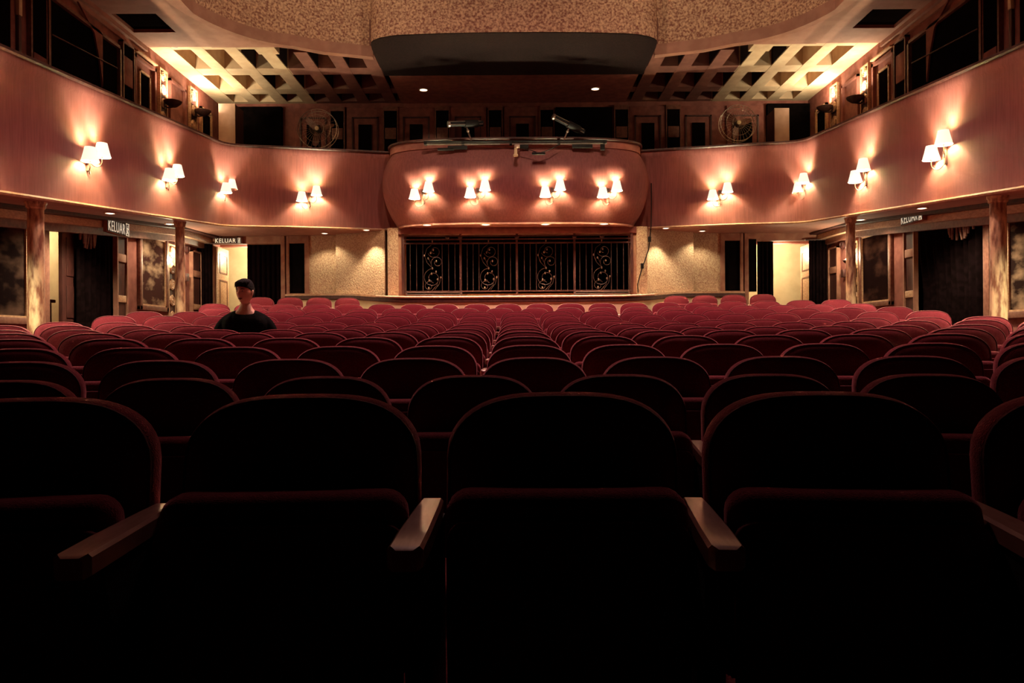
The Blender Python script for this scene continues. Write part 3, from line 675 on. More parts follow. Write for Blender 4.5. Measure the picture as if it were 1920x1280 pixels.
# ------------------------------------------------------------------ lower side walls: columns, pictures, curtains, signs
for s, nm in ((-1, 'left'), (1, 'right')):
    for y, r, lab in ((9.31, .096, 'marbled round column under the %s balcony, the nearer thick one' % nm), (13.36, .083, 'marbled round column under the %s balcony, the farther thin one' % nm)):
        x = HX + s * 6.0; z0 = floor_z(x, y) - .02; H = zb(y) - z0
        t = thing('column', lab, 'column', (x, y, z0), 0, 'marbled columns under the balcony')
        mb = MB(); mb.lathe([(r, .10), (r * 1.02, H * .3), (r * .97, H * .7), (r * .95, H - .10)], n=24); mb.build('shaft', M['column'], t)
        mb = MB(); mb.lathe([(r * 1.5, 0), (r * 1.5, .04), (r * 1.3, .06), (r * 1.3, .08), (r, .10)], n=24); mb.build('base', M['frame'], t)
        mb = MB(); mb.lathe([(r * .95, H - .10), (r * 1.15, H - .08), (r * 1.15, H - .05), (r * 1.3, H - .03), (r * 1.3, H - .004)], n=24); mb.build('capital', M['column'], t)
    # cornice mouldings where wall meets soffit
    for k, (dx, dz, m) in enumerate(((.42, .055, 'darkwood'), (.26, .17, 'trim'), (.14, .28, 'frame'))):
        mb = MB(); x0 = wx(s); pts = [3.0 + .8 * i for i in range(17)] + [16.38]
        mb.rings([[(x0, y, zb(y) - dz), (x0 - s * dx, y, zb(y) - dz), (x0 - s * dx, y, zb(y) - dz + .11), (x0, y, zb(y) - dz + .11)] for y in pts])
        structure(mb.build('trim_%d' % tn, M[m])); tn += 1
    # jambs of the opening
    for y0, y1 in ((10.86, 11.0), (12.8, 12.9)):
        mb = MB(); mb.span((wx(s) - s * .03, y0, .3), (wx(s) + s * .17, y1, 3.36), bevel=.01); structure(mb.build('trim_%d' % tn, M['frame'])); tn += 1
    # panelled pilasters
    for p0, p1 in ((214, 231), (357, 371)):
        z0 = .5 if p0 < 300 else 1.0
        side_panel(s, p0, p1, z0, 3.2, M['darkwood'], .05)
        frame_bars(s, p0 - 1.5, p1 + 1.5, z0, 3.22, .03, M['wall_low'], .08)
        side_panel(s, p0 + 1, p1 - 1, Z(.72), Z(.84), M['trim'], .075, .01); side_panel(s, p0 + 1, p1 - 1, Z(1.42), Z(1.56), M['wall_low'], .075, .01)
    lattice('carved_panel', s, yx(319 if s < 0 else 326, s), .30, 1.3, Z(1.98), 'carved scroll strip with a small lamp beside the farther column under the %s balcony' % nm)
    t = thing('bracket_lamp', 'small lit bracket lamp on the carved strip under the %s balcony' % nm, 'wall lamp', (wx(s) - s * .05, yx(322 if s < 0 else 328, s), Z(1.60)), 0, 'bracket lamps under the balcony')
    mb = MB(); mb.lathe([(.01, -.06), (.05, -.05), (.09, 0), (.085, .005), (.03, -.03)], (-s * .12, 0, 0), 16); mb.build('bowl', M['brass'], t)
    mb = MB(); mb.tube([(0, 0, -.04), (-s * .06, 0, -.07), (-s * .12, 0, -.055)], .01, 6); mb.build('bracket', M['brass'], t)
    mb = MB(); mb.blob((-s * .12, 0, .015), (.035, .035, .04), 10); mb.build('bulb', M['bulbglass'], t)
    lamp('bulb_light', 'POINT', (-s * .14, 0, .09), 7, WARM, t, .04)
    mb = MB(); mb.lathe([(.085, 0), (.085, .05), (.06, .07), (.055, .05), (.02, .04)], (0, 0, 0), 18, 'X'); 
    for v in mb.bm.verts: v.co.x *= -s
    o = mb.build('wall_speaker', M['darkwood']); o.location = (wx(s), yx(349, s), Z(1.98))
    tag(o, 'round dark wall speaker behind the farther column under the %s balcony' % nm, 'speaker')
    mb = MB(); mb.span((0, -.06, 0), (-s * .07, .06, .16), bevel=.012)
    o = mb.build('wall_socket', M['darkwood']); o.location = (wx(s), yx(347, s), Z(1.30))
    tag(o, 'small dark box on the wall behind the farther column under the %s balcony' % nm, 'box')
def picture(s, y0, y1, z0, z1, m, lab, fw=.09):
    t = thing('framed_painting', lab, 'painting', (wx(s), (y0 + y1) / 2, z0), 0, 'framed paintings under the balcony'); h = (y1 - y0) / 2; H = z1 - z0
    mb = MB(); mb.span((0, -h + fw * .7, fw * .7), (-s * .03, h - fw * .7, H - fw * .7)); mb.build('canvas', m, t)
    mb = MB()
    for a, b, c, d in ((-h, h, 0, fw), (-h, h, H - fw, H), (-h, -h + fw, 0, H), (h - fw, h, 0, H)): mb.span((0, a, c), (-s * .07, b, d), bevel=.012)
    mb.build('frame', M['frame'], t)
    mb = MB(); f2 = fw + .025
    for a, b, c, d in ((-h + fw, h - fw, fw, f2), (-h + fw, h - fw, H - f2, H - fw), (-h + fw, -h + f2, fw, H - fw), (h - f2, h - fw, fw, H - fw)): mb.span((0, a, c), (-s * .055, b, d))
    mb.build('slip', M['trim'], t)
picture(-1, yx(257, -1), yx(311, -1), Z(.62), Z(2.10), M['smoke'], 'brown framed painting of pale smoke under the left balcony, left of the farther column')
picture(-1, 8.6, yx(53, -1), Z(.28), Z(1.82), M['night'], 'brown framed dark cloudy painting under the left balcony at the frame edge')
picture(1, yx(257, 1), yx(316, 1), Z(.62), Z(2.10), M['dusk'], 'brown framed dim dusky painting under the right balcony, beside the farther column')
picture(1, 8.6, yx(50, 1), Z(.28), Z(1.82), M['rocks'], 'brown framed rocky dark painting under the right balcony at the frame edge')
def curtain(name, a, b, z0, z1, folds, amp, lab, group='dark curtains in the exits', m='curtain', tie=None, header=True):
    t = thing(name, lab, 'curtain', (a[0], a[1], z0), 0, group)
    dx, dy = b[0] - a[0], b[1] - a[1]; L = math.hypot(dx, dy); ux, uy = dx / L, dy / L; nx_, ny_ = uy, -ux
    mb = MB(); rings = []; H = z1 - z0; n = folds * 10
    rnd = [random.uniform(.6, 1.3) for _ in range(folds + 2)]
    for j in range(9):
        f = j / 8; row = []
        squeeze = 1.0
        if tie: squeeze = 1 - tie * math.exp(-((f - .45) / .3) ** 2)
        for i in range(n + 1):
            q = i / n; ph = q * folds * 2 * PI
            o = amp * rnd[int(q * folds)] * math.sin(ph) * (1.1 - .4 * f) + amp * .35 * math.sin(ph * .37 + 2 * f)
            p = q * L * squeeze
            row.append((ux * p + nx_ * o, uy * p + ny_ * o, f * H))
        rings.append(row)
    mb.rings(rings, closed=False, cap0=False, cap1=False)
    o = mb.build('cloth', M[m], t, angle=80)
    so = o.modifiers.new('thick', 'SOLIDIFY'); so.thickness = .012
    if header:
        mb = MB(); mb.tube([(-ux * .08, -uy * .08, H + .02), (ux * (L + .08), uy * (L + .08), H + .02)], .016, 8); mb.build('curtain_rod', M['brass'], t)
    return t
def xr(px, y): return (px - 960) * y / 1400
fz = 1.27
curtain('curtain', (xr(466, 16.7), 16.7), (xr(531, 16.7), 16.7), fz, 3.44, 7, .035, 'black curtain drawn to the right in the left rear exit, beside the pale passage wall')
curtain('curtain', (xr(371, 16.2), 16.25), (xr(399, 16.3), 16.3), fz, 3.40, 4, .03, 'narrow black curtain in the left rear corner, beside the open panelled door')
curtain('curtain', (xr(1421, 16.7), 16.7), (xr(1451, 16.7), 16.7), fz, 3.44, 4, .035, 'narrow black curtain in the right rear exit, left of the pale passage wall')
curtain('curtain', (xr(1518, 16.3), 16.3), (xr(1553, 16.2), 16.25), fz, 3.40, 5, .03, 'black pleated curtain in the right rear corner, right of the open door')
mb = MB(); mb.span((xr(1399, 16.38), 16.37, 2.3), (xr(1419, 16.38), 16.40, 3.45)); structure(mb.build('window_3', M['black']))
# the left side opening: a dark door leaf swung into the corridor, a black curtain
XWL, XWR = wx(-1), wx(1)
dr = bpy.data.objects.new('door_4', None); COL.objects.link(dr); structure(dr); dr.location = (XWL - .1, 11.47, .55); dr.rotation_euler = (0, 0, math.radians(93))
mb = MB(); mb.span((0, -.03, 0), (.55, .03, 2.5), bevel=.005); mb.build('leaf', M['darkwood'], dr)
mb = MB()
for z0, z1 in ((.2, .95), (1.1, 1.6), (1.75, 2.35)): mb.span((.1, -.045, z0), (.45, -.03, z1), bevel=.008)
mb.build('panels', M['darkwood'], dr)
curtain('curtain', (XWL - .02, 11.72), (XWL - .02, 12.78), .62, 3.34, 7, .05, 'wide black curtain filling the doorway under the left balcony')
curtain('curtain', (XWR + .02, 11.05), (XWR + .02, 12.78), .60, 3.34, 10, .06, 'wide black pleated curtain filling the doorway under the right balcony', tie=.12)
for s, nm, y0, y1 in ((-1, 'left', 11.65, 12.1), (1, 'right', 11.1, 11.75)):   # gathered valance of the doorway
    t = thing('valance', 'gathered cloth valance at the top of the doorway under the %s balcony' % nm, 'valance', (wx(s) - s * .08, y0, 2.95))
    mb = MB()
    for k in range(9):
        f = k / 8; y = (y1 - y0) * f
        mb.tube([(0, y, .36), (-s * .03, y + .03 * math.sin(k * 2.1), .18), (-s * .02, y + .05 * math.sin(k * 1.3), -.08 - .12 * math.sin(PI * f))], [.03, .035, .018], 6)
    mb.build('pleats', M['frame'], t)
    mb = MB(); mb.tube([(0, -.05, .36), (0, y1 - y0 + .05, .36)], .02, 8); mb.build('curtain_rod', M['brass'], t)
# newel post in the left corridor
x, y = xr(110, 11.8), 11.8
t = thing('newel_post', 'dark turned newel post standing in the corridor behind the left doorway', 'post', (x - .25, y, floor_z(x, y)))
mb = MB(); mb.span((-.09, -.09, -.02), (.09, .09, .95), bevel=.01); mb.build('pedestal', M['frame'], t)
mb = MB(); mb.span((-.13, -.13, .95), (.13, .13, 1.0), bevel=.01); mb.build('cap', M['frame'], t)
mb = MB(); mb.lathe([(.05, 1.0), (.03, 1.04), (.045, 1.1), (.04, 1.5), (.05, 1.55), (.02, 1.6), (.03, 1.66), (.005, 1.72)], n=14); mb.build('turned_shaft', M['darkwood'], t)

def exit_sign(loc, rz, w, h, lab, bracket=True):
    t = thing('exit_sign', lab, 'exit sign', loc, rz, 'lettered exit signs')
    mb = MB(); mb.box((0, .03, 0), (w, .06, h), bevel=.006); mb.build('housing', M['wall_low'], t)
    mb = MB(); mb.box((0, -.003, 0), (w * .97, .008, h * .92)); mb.build('face', M['signface'], t)
    c = bpy.data.curves.new('lettering', 'FONT'); c.body = 'KELUAR'; c.size = h * 1.02; c.extrude = .002; c.align_x = 'LEFT'; c.space_character = 1.12
    c.materials.append(M['letters'])
    o = obj('tmp_text', c); bpy.context.view_layer.update()
    me = bpy.data.meshes.new_from_object(o.evaluated_get(bpy.context.evaluated_depsgraph_get())); me.name = 'lettering'
    bpy.data.objects.remove(o)
    xs_ = [v.co.x for v in me.vertices]; x0, tw = min(xs_), max(xs_) - min(xs_)
    for v in me.vertices: v.co = Vector(((v.co.x - x0) * w * .74 / tw - w * .46, -.012 - v.co.z, v.co.y - h * .37))
    if not me.materials: me.materials.append(M['letters'])
    obj('lettering', me, t)
    mb = MB(); x = w * .40; k = h * .9      # running-figure pictogram in a frame
    for a, b, c_, d in ((-.4, .4, .42, .48), (-.4, .4, -.48, -.42), (-.4, -.34, -.48, .48), (.34, .4, -.48, .48)): mb.span((x + a * k * .55, -.012, c_ * k), (x + b * k * .55, -.008, d * k))
    mb.box((x, -.01, 0), (k * .10, .004, k * .38), ry=.3); mb.box((x - .06 * k, -.01, -.25 * k), (k * .07, .004, k * .26), ry=.7); mb.box((x + .07 * k, -.01, -.25 * k), (k * .07, .004, k * .26), ry=-.5); mb.box((x + .02 * k, -.01, .08 * k), (k * .26, .004, k * .07), ry=.4)
    mb.blob((x + .05 * k, -.01, .28 * k), (.06 * k, .003, .07 * k), 8)
    mb.build('pictogram', M['letters'], t)
    if bracket:
        mb = MB(); mb.box((-w * .3, .03, h * .5 + .05), (.02, .02, .1)); mb.box((w * .3, .03, h * .5 + .05), (.02, .02, .1)); mb.build('hanger', M['brass'], t)
    return t
exit_sign((XWL + .33, 12.35, Z(1.925)), PI / 2, .70, .24, 'lit exit sign reading KELUAR above the doorway under the left balcony')
exit_sign((XWR - .33, 12.38, Z(2.03)), -PI / 2, .68, .22, 'lit exit sign reading KELUAR above the doorway under the right balcony')
exit_sign((xr(429, 16.3), 16.30, Z(2.24)), 0, .60, .13, 'small lit exit sign reading KELUAR over the left rear exit')

# ------------------------------------------------------------------ double-armed wall sconces
def make_sconce(loc, rz, lab, tilt=0.0):
    t = thing('double_sconce', lab, 'wall sconce', loc, rz, 'double shaded sconces on the balcony front')
    mb = MB(); mb.box((0, -.02, 0), (.06, .04, .29), bevel=.008); mb.build('backplate', M['brass'], t)
    for sx, dz in ((-1, -.045), (1, .085)):
        cx = sx * .145; zb_ = dz
        mb = MB(); mb.tube([(0, -.03, dz - .08)] + [(cx * .5 - cx * .5 * math.cos(PI * k / 9), -.03 - .095 * k / 9, dz - .08 - .075 * math.sin(PI * k / 9)) for k in range(1, 10)] + [(cx, -.125, dz)], .0065, 6)
        mb.lathe([(.022, dz - .01), (.022, dz + .035)], (cx, -.125, 0), 10); a = mb.build('arm', M['brass'], t)
        mb = MB(); n = 24
        rings = [[(cx + r * math.cos(2 * PI * k / n), -.125 + r * math.sin(2 * PI * k / n), z) for k in range(n)] for r, z in ((.112, dz - .005), (.085, dz + .10), (.066, dz + .185), (.063, dz + .185), (.082, dz + .10), (.109, dz - .005))]
        mb.rings(rings, loop=True); mb.build('lamp_shade', M['shade'], t)
        lamp('bulb_light', 'POINT', (cx, -.125, dz + .085), SCONCE, (1.0, .97, .60), t, .028)
    return t
SCONCE = 11.5
CEILING_FILL = 260
sl = [(165, 293, -1, 'nearest the camera'), (313, 329.5, -1, 'middle one'), (419, 354, -1, 'nearest the rear corner')]
for px, py, s, w in sl:
    y = (XL - 0) * 1400 / (px - 960); make_sconce((XL, y, Z((640 - py) / 1400 * y) - .02), PI / 2, 'lit double sconce on the left side balcony, %s' % w)
for px, py, s, w in [(1515, 355, 1, 'nearest the rear corner'), (1627, 334, 1, 'middle one'), (1777, 290, 1, 'nearest the camera')]:
    y = XR * 1400 / (px - 960); make_sconce((XR, y, Z((640 - py) / 1400 * y) - .02), -PI / 2, 'lit double sconce on the right side balcony, %s' % w)
for px, lab, sl_ in ((584, 'lit double sconce on the rear balcony front, left of the booth', 1), (1349, 'lit double sconce on the rear balcony front, right of the booth', -1)):
    y = 15.44; x = xr(px, y)
    for (ax, ay), (bx, by) in zip(PATH, PATH[1:]):
        if ax <= x <= bx: y = ay + (by - ay) * (x - ax) / (bx - ax)
    make_sconce((x, y - .005, Z(2.93)), sl_ * math.atan2(.24, 1.0), lab)
for px, w in ((796, 'far left'), (898, 'second from left'), (1037, 'third from left'), (1141, 'far right')):
    z = Z(2.86); y = booth_y(xr(px, 14.6), z); x = xr(px, y); y = booth_y(x, z)
    dyx = (booth_y(x + .05, z) - booth_y(x - .05, z)) / .1
    make_sconce((x, y - .012, z), math.atan(dyx), 'lit double sconce on the bulging booth front, %s' % w)

# ------------------------------------------------------------------ recessed downlights
def downlight(loc, lab, group, power, r=.09, angle=110, size=.06, tilt=0):
    t = thing('recessed_downlight', lab, 'downlight', loc, 0, group)
    mb = MB(); mb.lathe([(r * 1.25, 0), (r * 1.25, -.012), (r * .95, -.014), (r * .95, 0)], n=20); mb.build('trim_ring', M['trim'], t)
    mb = MB(); mb.lathe([(r * .93, -.006), (r * .5, -.016), (.005, -.018)], n=20); mb.build('lens', M['bulbglass'], t)
    lamp('downlight_beam', 'SPOT', (0, 0, -.05), power, WARM, t, size, (math.radians(tilt), 0, 0), angle, .6)
    return t
for px, w in ((802, 'first'), (912, 'second'), (1024, 'third'), (1134, 'fourth')):
    y = 14.82; downlight((xr(px, y), y, Z(2.352) - .022), 'lit recessed downlight under the bulging booth, %s from left' % w, 'downlights under the booth', 95, angle=92, tilt=-18)
for px, w in ((797, 'left'), (1119, 'right')):
    downlight((xr(px, 16.54), 16.54, CEIL - .012), 'lit recessed downlight in the high rear ceiling, %s one' % w, 'downlights in the rear ceiling', 10)
for px, y, w in ((690, 15.62, 'left of the booth, beside the lit plaster'), (610, 15.95, 'left of the booth, towards the exit'), (1248, 15.62, 'right of the booth, beside the lit plaster'), (1318, 15.95, 'right of the booth, towards the exit')):
    x = xr(px, y); lit = px in (690, 1248)
    downlight((x, y if not lit else 15.52, zb(16) - .01), 'lit recessed downlight under the rear balcony %s' % w, 'downlights under the rear balcony', 17 if lit else 6, .07, 95 if lit else 120, .02)
for s, nm in ((-1, 'left'), (1, 'right')):
    for y, w in ((15.3, 'nearer the rear exit'), (13.6, 'nearer the doorway'), (11.0, 'added before the doorway')):
        downlight((HX + s * (6.3 if y > 12 else 5.98), y, zb(y) - .012), 'lit recessed downlight under the %s balcony, %s' % (nm, w), 'downlights under the side balconies', 14 if y > 12 else 50, .07, 150)  # the one before the doorway is added to light the outer seats

# ------------------------------------------------------------------ things on the balcony
def pedestal_fan(px, py, r_px, y, lab):
    x = xr(px, y); z = Z((640 - py) / 1400 * y); r = r_px / 1400 * y; z0 = zb(16) + .72
    t = thing('pedestal_fan', lab, 'fan', (x, y, z0), 0, 'pedestal fans on the balcony'); h = z - z0
    mb = MB()
    for yy, rr in ((-.09, r), (-.11, r * .7), (-.12, r * .35), (.07, r)):
        mb.tube([(rr * math.cos(2 * PI * k / 40), yy, h + rr * math.sin(2 * PI * k / 40)) for k in range(40)], .007 if rr == r else .003, 5, loop=True)
    for k in range(30):
        a = 2 * PI * k / 30; mb.tube([(.05 * math.cos(a), -.125, h + .05 * math.sin(a)), (r * .6 * math.cos(a), -.118, h + r * .6 * math.sin(a)), (r * math.cos(a), -.09, h + r * math.sin(a)), (r * math.cos(a), .07, h + r * math.sin(a))], .0022, 4)
    mb.build('cage', M['chrome'], t)
    for k in range(3):
        a = k * 2 * PI / 3 + .3; mb = MB(); rings = []
        for j in range(6):
            f = j / 5; rr = .05 + (r * .85 - .05) * f; w = .05 + .09 * math.sin(PI * min(1, f * .8 + .15))
            c = Vector((rr * math.cos(a), 0, rr * math.sin(a))); d = Vector((-math.sin(a), 0, math.cos(a)))
            p, q = c - d * w / 2, c + d * w / 2
            rings.append([(p.x, -.02, h + p.z), (q.x, .03, h + q.z), (q.x, .034, h + q.z), (p.x, -.016, h + p.z)])
        mb.rings(rings).build('blade', M['frame'], t)
    mb = MB(); mb.lathe([(.07, -.12), (.07, .0), (.05, .06), (.045, .10)], (0, 0, h), 16, 'Y'); mb.build('motor', M['blackmetal'], t)
    mb = MB(); mb.lathe([(.045, .118), (.045, .128), (.01, .135)], (0, 0, h), 14, 'Y'); mb.build('hub_badge', M['cream'], t)
    mb = MB(); mb.lathe([(.02, .03), (.02, h)], (0, .12, 0), 10); mb.build('pole', M['blackmetal'], t)
    mb = MB(); mb.lathe([(.24, -.01), (.24, .02), (.06, .05), (.03, .08)], (0, .12, 0), 20); mb.build('base', M['blackmetal'], t)
pedestal_fan(599, 241, 36.5, 16.1, 'large pedestal fan behind the balcony front, left side')
pedestal_fan(1385, 235, 33.5, 16.1, 'large pedestal fan behind the balcony front, right side')
# pipe, spotlights, cables on the booth rim
RY = 14.66
rail = thing('lighting_pipe', 'long steel lighting pipe clamped along the rim of the bulging booth', 'pipe', (0, RY, Z(3.925)))
mb = MB(); mb.tube([(xr(797, RY), 0, 0), (xr(1140, RY), 0, 0)], .022, 10); mb.tube([(xr(797, RY), -.01, -.035), (xr(1140, RY), -.01, -.035)], .008, 6); mb.build('tube', M['blackmetal'], rail)
mb = MB(); mb.span((xr(797, RY), -.012, -.060), (xr(940, RY), .01, -.044)); mb.span((xr(962, RY), -.012, -.060), (xr(1140, RY), .01, -.044)); mb.build('bar', M['chrome'], rail)
for p in (800, 870, 960, 1050, 1135):
    mb = MB(); mb.box((xr(p, RY), .03, -.02), (.05, .10, .07)); mb.build('clamp', M['blackmetal'], rail)
def spot(px, py, dx, tiltz, lab):
    x = xr(px, RY); z = Z((640 - py) / 1400 * RY)
    t = thing('profile_spotlight', lab, 'spotlight', (x, RY + .02, z), 0, 'profile spotlights on the booth rim')
    T = Matrix.Rotation(tiltz, 4, 'Y') @ Matrix.Rotation(math.radians(20), 4, 'Z')
    mb = MB(); mb.lathe([(.035, -.36), (.05, -.34), (.05, -.05), (.075, -.03), (.075, .22), (.055, .26), (.055, .34)], (0, 0, 0), 16, 'X'); mb.bm.transform(T); mb.build('barrel', M['blackmetal'], t)
    mb = MB(); mb.span((-.34, -.056, -.030), (.32, -.045, -.020)); mb.span((-.34, -.056, .030), (.30, -.045, .040)); mb.bm.transform(T); mb.build('side_strip', M['chrome'], t)
    mb = MB(); mb.lathe([(.06, -.38), (.06, -.34)], (0, 0, 0), 14, 'X'); mb.bm.transform(T); mb.build('lens_ring', M['chrome'], t)
    hz = Z(3.92) - z
    mb = MB(); mb.tube([(0, 0, -.05), (dx * .3, 0, hz * .4), (dx, 0, hz)], .016, 8); mb.blob((dx * .3, -.01, hz * .4), (.03, .03, .03), 8); mb.build('yoke', M['chrome'], t)
spot(877, 231, .10, math.radians(-7), 'black profile spotlight tilted up at right on the booth rim, left of centre')
spot(1070, 234, -.12, math.radians(21), 'black profile spotlight tilted down at right on the booth rim, right of centre')
for px, py, w, h, lab in ((838, 279, 200, 18, 'dark cable box under the lighting pipe, left end'), (860, 276, 240, 26, 'black socket strip under the left part of the lighting pipe'), (985, 275, 110, 28, 'short black socket box under the middle of the lighting pipe'), (1094, 275, 250, 26, 'black socket strip under the right part of the lighting pipe'), (1132, 275, 55, 60, 'small black plug hanging under the right end of the lighting pipe')):
    y = RY + .02; mb = MB(); W_ = w / 1000; H_ = h / 300
    mb.box((0, 0, 0), (W_ * 1.6, .05, H_ * .8), bevel=.006)
    o = mb.build('socket_strip', M['blackmetal']); o.location = (xr(px, y), y, Z((640 - py) / 1400 * y)); tag(o, lab, 'socket strip', 'socket strips under the lighting pipe')
y = 14.48
t = thing('security_camera', 'small white security camera hanging at the middle of the booth rim', 'security camera', (xr(971, y), y, Z((640 - 274) / 1400 * y)))
mb = MB(); mb.blob((0, 0, 0), (.05, .05, .045), 12); mb.box((.03, .06, .02), (.06, .16, .04)); mb.build('mount', M['white'], t)
mb = MB(); mb.lathe([(.045, -.20), (.045, -.17), (.03, -.15), (.028, -.04)], (-.02, -.02, 0), 14); mb.build('head', M['cream'], t)
mb = MB()
ya = 14.5
pts = [(xr(978, ya), ya, Z((640 - 277) / 1400 * ya)), (xr(1000, ya), ya - .02, Z((640 - 283) / 1400 * ya)), (xr(1012, ya), ya - .02, Z((640 - 288) / 1400 * ya)), (xr(1030, ya), ya, Z((640 - 282) / 1400 * ya)), (xr(1053, ya), ya + .1, Z((640 - 268) / 1400 * ya))]
mb.tube(pts, .008, 6); tag(mb.build('cable', M['blackmetal']), 'thin black cable drooping across the top of the booth front', 'cable')
mb = MB(); mb.box((0, 0, 0), (.26, .05, .045), bevel=.012); o = mb.build('adaptor', M['blackmetal']); o.location = (xr(1012, 14.46), 14.46, Z((640 - 288) / 1400 * 14.46)); tag(o, 'flat black adaptor hanging on the drooping cable of the booth front', 'adaptor')
mb = MB()
for i, seq in enumerate([[(1223, 345), (1223, 380), (1222, 425), (1220, 447), (1217, 470), (1210, 490), (1205, 503), (1200, 520), (1196, 535), (1197, 550)]]):
    mb.tube([(xr(a, 15.1 if b < 440 else 15.3), 15.1 if b < 440 else 15.3, Z((640 - b) / 1400 * (15.1 if b < 440 else 15.3))) for a, b in seq], .011, 6)
tag(mb.build('cable', M['blackmetal']), 'long black cable hanging down the right end of the booth', 'cable')
for a, b in ((1219, 450), (1205, 500)):
    mb = MB(); mb.box((0, 0, 0), (.06, .05, .11), bevel=.01); o = mb.build('cable_plug', M['blackmetal']); o.location = (xr(a, 15.27), 15.27, Z((640 - b) / 1400 * 15.27))
    tag(o, 'black plug on the hanging cable, the %s one' % ('upper' if b < 470 else 'lower'), 'plug')
# small smoke detectors on the high ceiling
for px, py in ((332, 75), (1580, 65)):
    s = -1 if px < 960 else 1; y = 5.6 * 1400 / (640 - py - s * -4 * 0); x = xr(px, y)
    mb = MB(); mb.lathe([(.012, 0), (.012, -.06), (.045, -.07), (.045, -.09), (.01, -.10)], n=12); o = mb.build('sprinkler_head', M['brass']); o.location = (x, y, (TOP if 13.9 < y else CEIL))
    tag(o, 'small sprinkler head on the pale ceiling over the %s balcony' % ('left' if s < 0 else 'right'), 'sprinkler')

# ------------------------------------------------------------------ the seated person
def skin_eval(joints, bones, root, sub=2):
    """skeleton with a radius per joint -> one smooth surface mesh"""
    names = list(joints); me = bpy.data.meshes.new('tmp_skin')
    me.from_pydata([joints[n][0] for n in names], [(names.index(a), names.index(b)) for a, b in bones], [])
    o = bpy.data.objects.new('tmp_skin', me); COL.objects.link(o)
    sk = o.modifiers.new('skin', 'SKIN')
    for i, n in enumerate(names):
        r = joints[n][1]; v = me.skin_vertices[0].data[i]; v.radius = r if isinstance(r, tuple) else (r, r); v.use_root = (n == root)
    sb = o.modifiers.new('sub', 'SUBSURF'); sb.levels = sub; sb.render_levels = sub
    bpy.context.view_layer.update()
    dg = bpy.context.evaluated_depsgraph_get()
    res = bpy.data.meshes.new_from_object(o.evaluated_get(dg))
    bpy.data.objects.remove(o); bpy.data.meshes.remove(me)
    return res
def fuse(meshes, name, m, voxel=.008):
    bm = bmesh.new()
    for me in meshes: bm.from_mesh(me)
    me = bpy.data.meshes.new(name); bm.to_mesh(me); bm.free()
    o = bpy.data.objects.new('tmp_fuse', me); COL.objects.link(o)
    rm = o.modifiers.new('remesh', 'REMESH'); rm.mode = 'VOXEL'; rm.voxel_size = voxel
    sm = o.modifiers.new('smooth', 'SMOOTH'); sm.factor = .5; sm.iterations = 4
    bpy.context.view_layer.update(); dg = bpy.context.evaluated_depsgraph_get()
    res = bpy.data.meshes.new_from_object(o.evaluated_get(dg)); res.name = name
    bpy.data.objects.remove(o); bpy.data.meshes.remove(me)
    res.materials.clear(); res.materials.append(m)
    for p in res.polygons: p.use_smooth = True
    return res
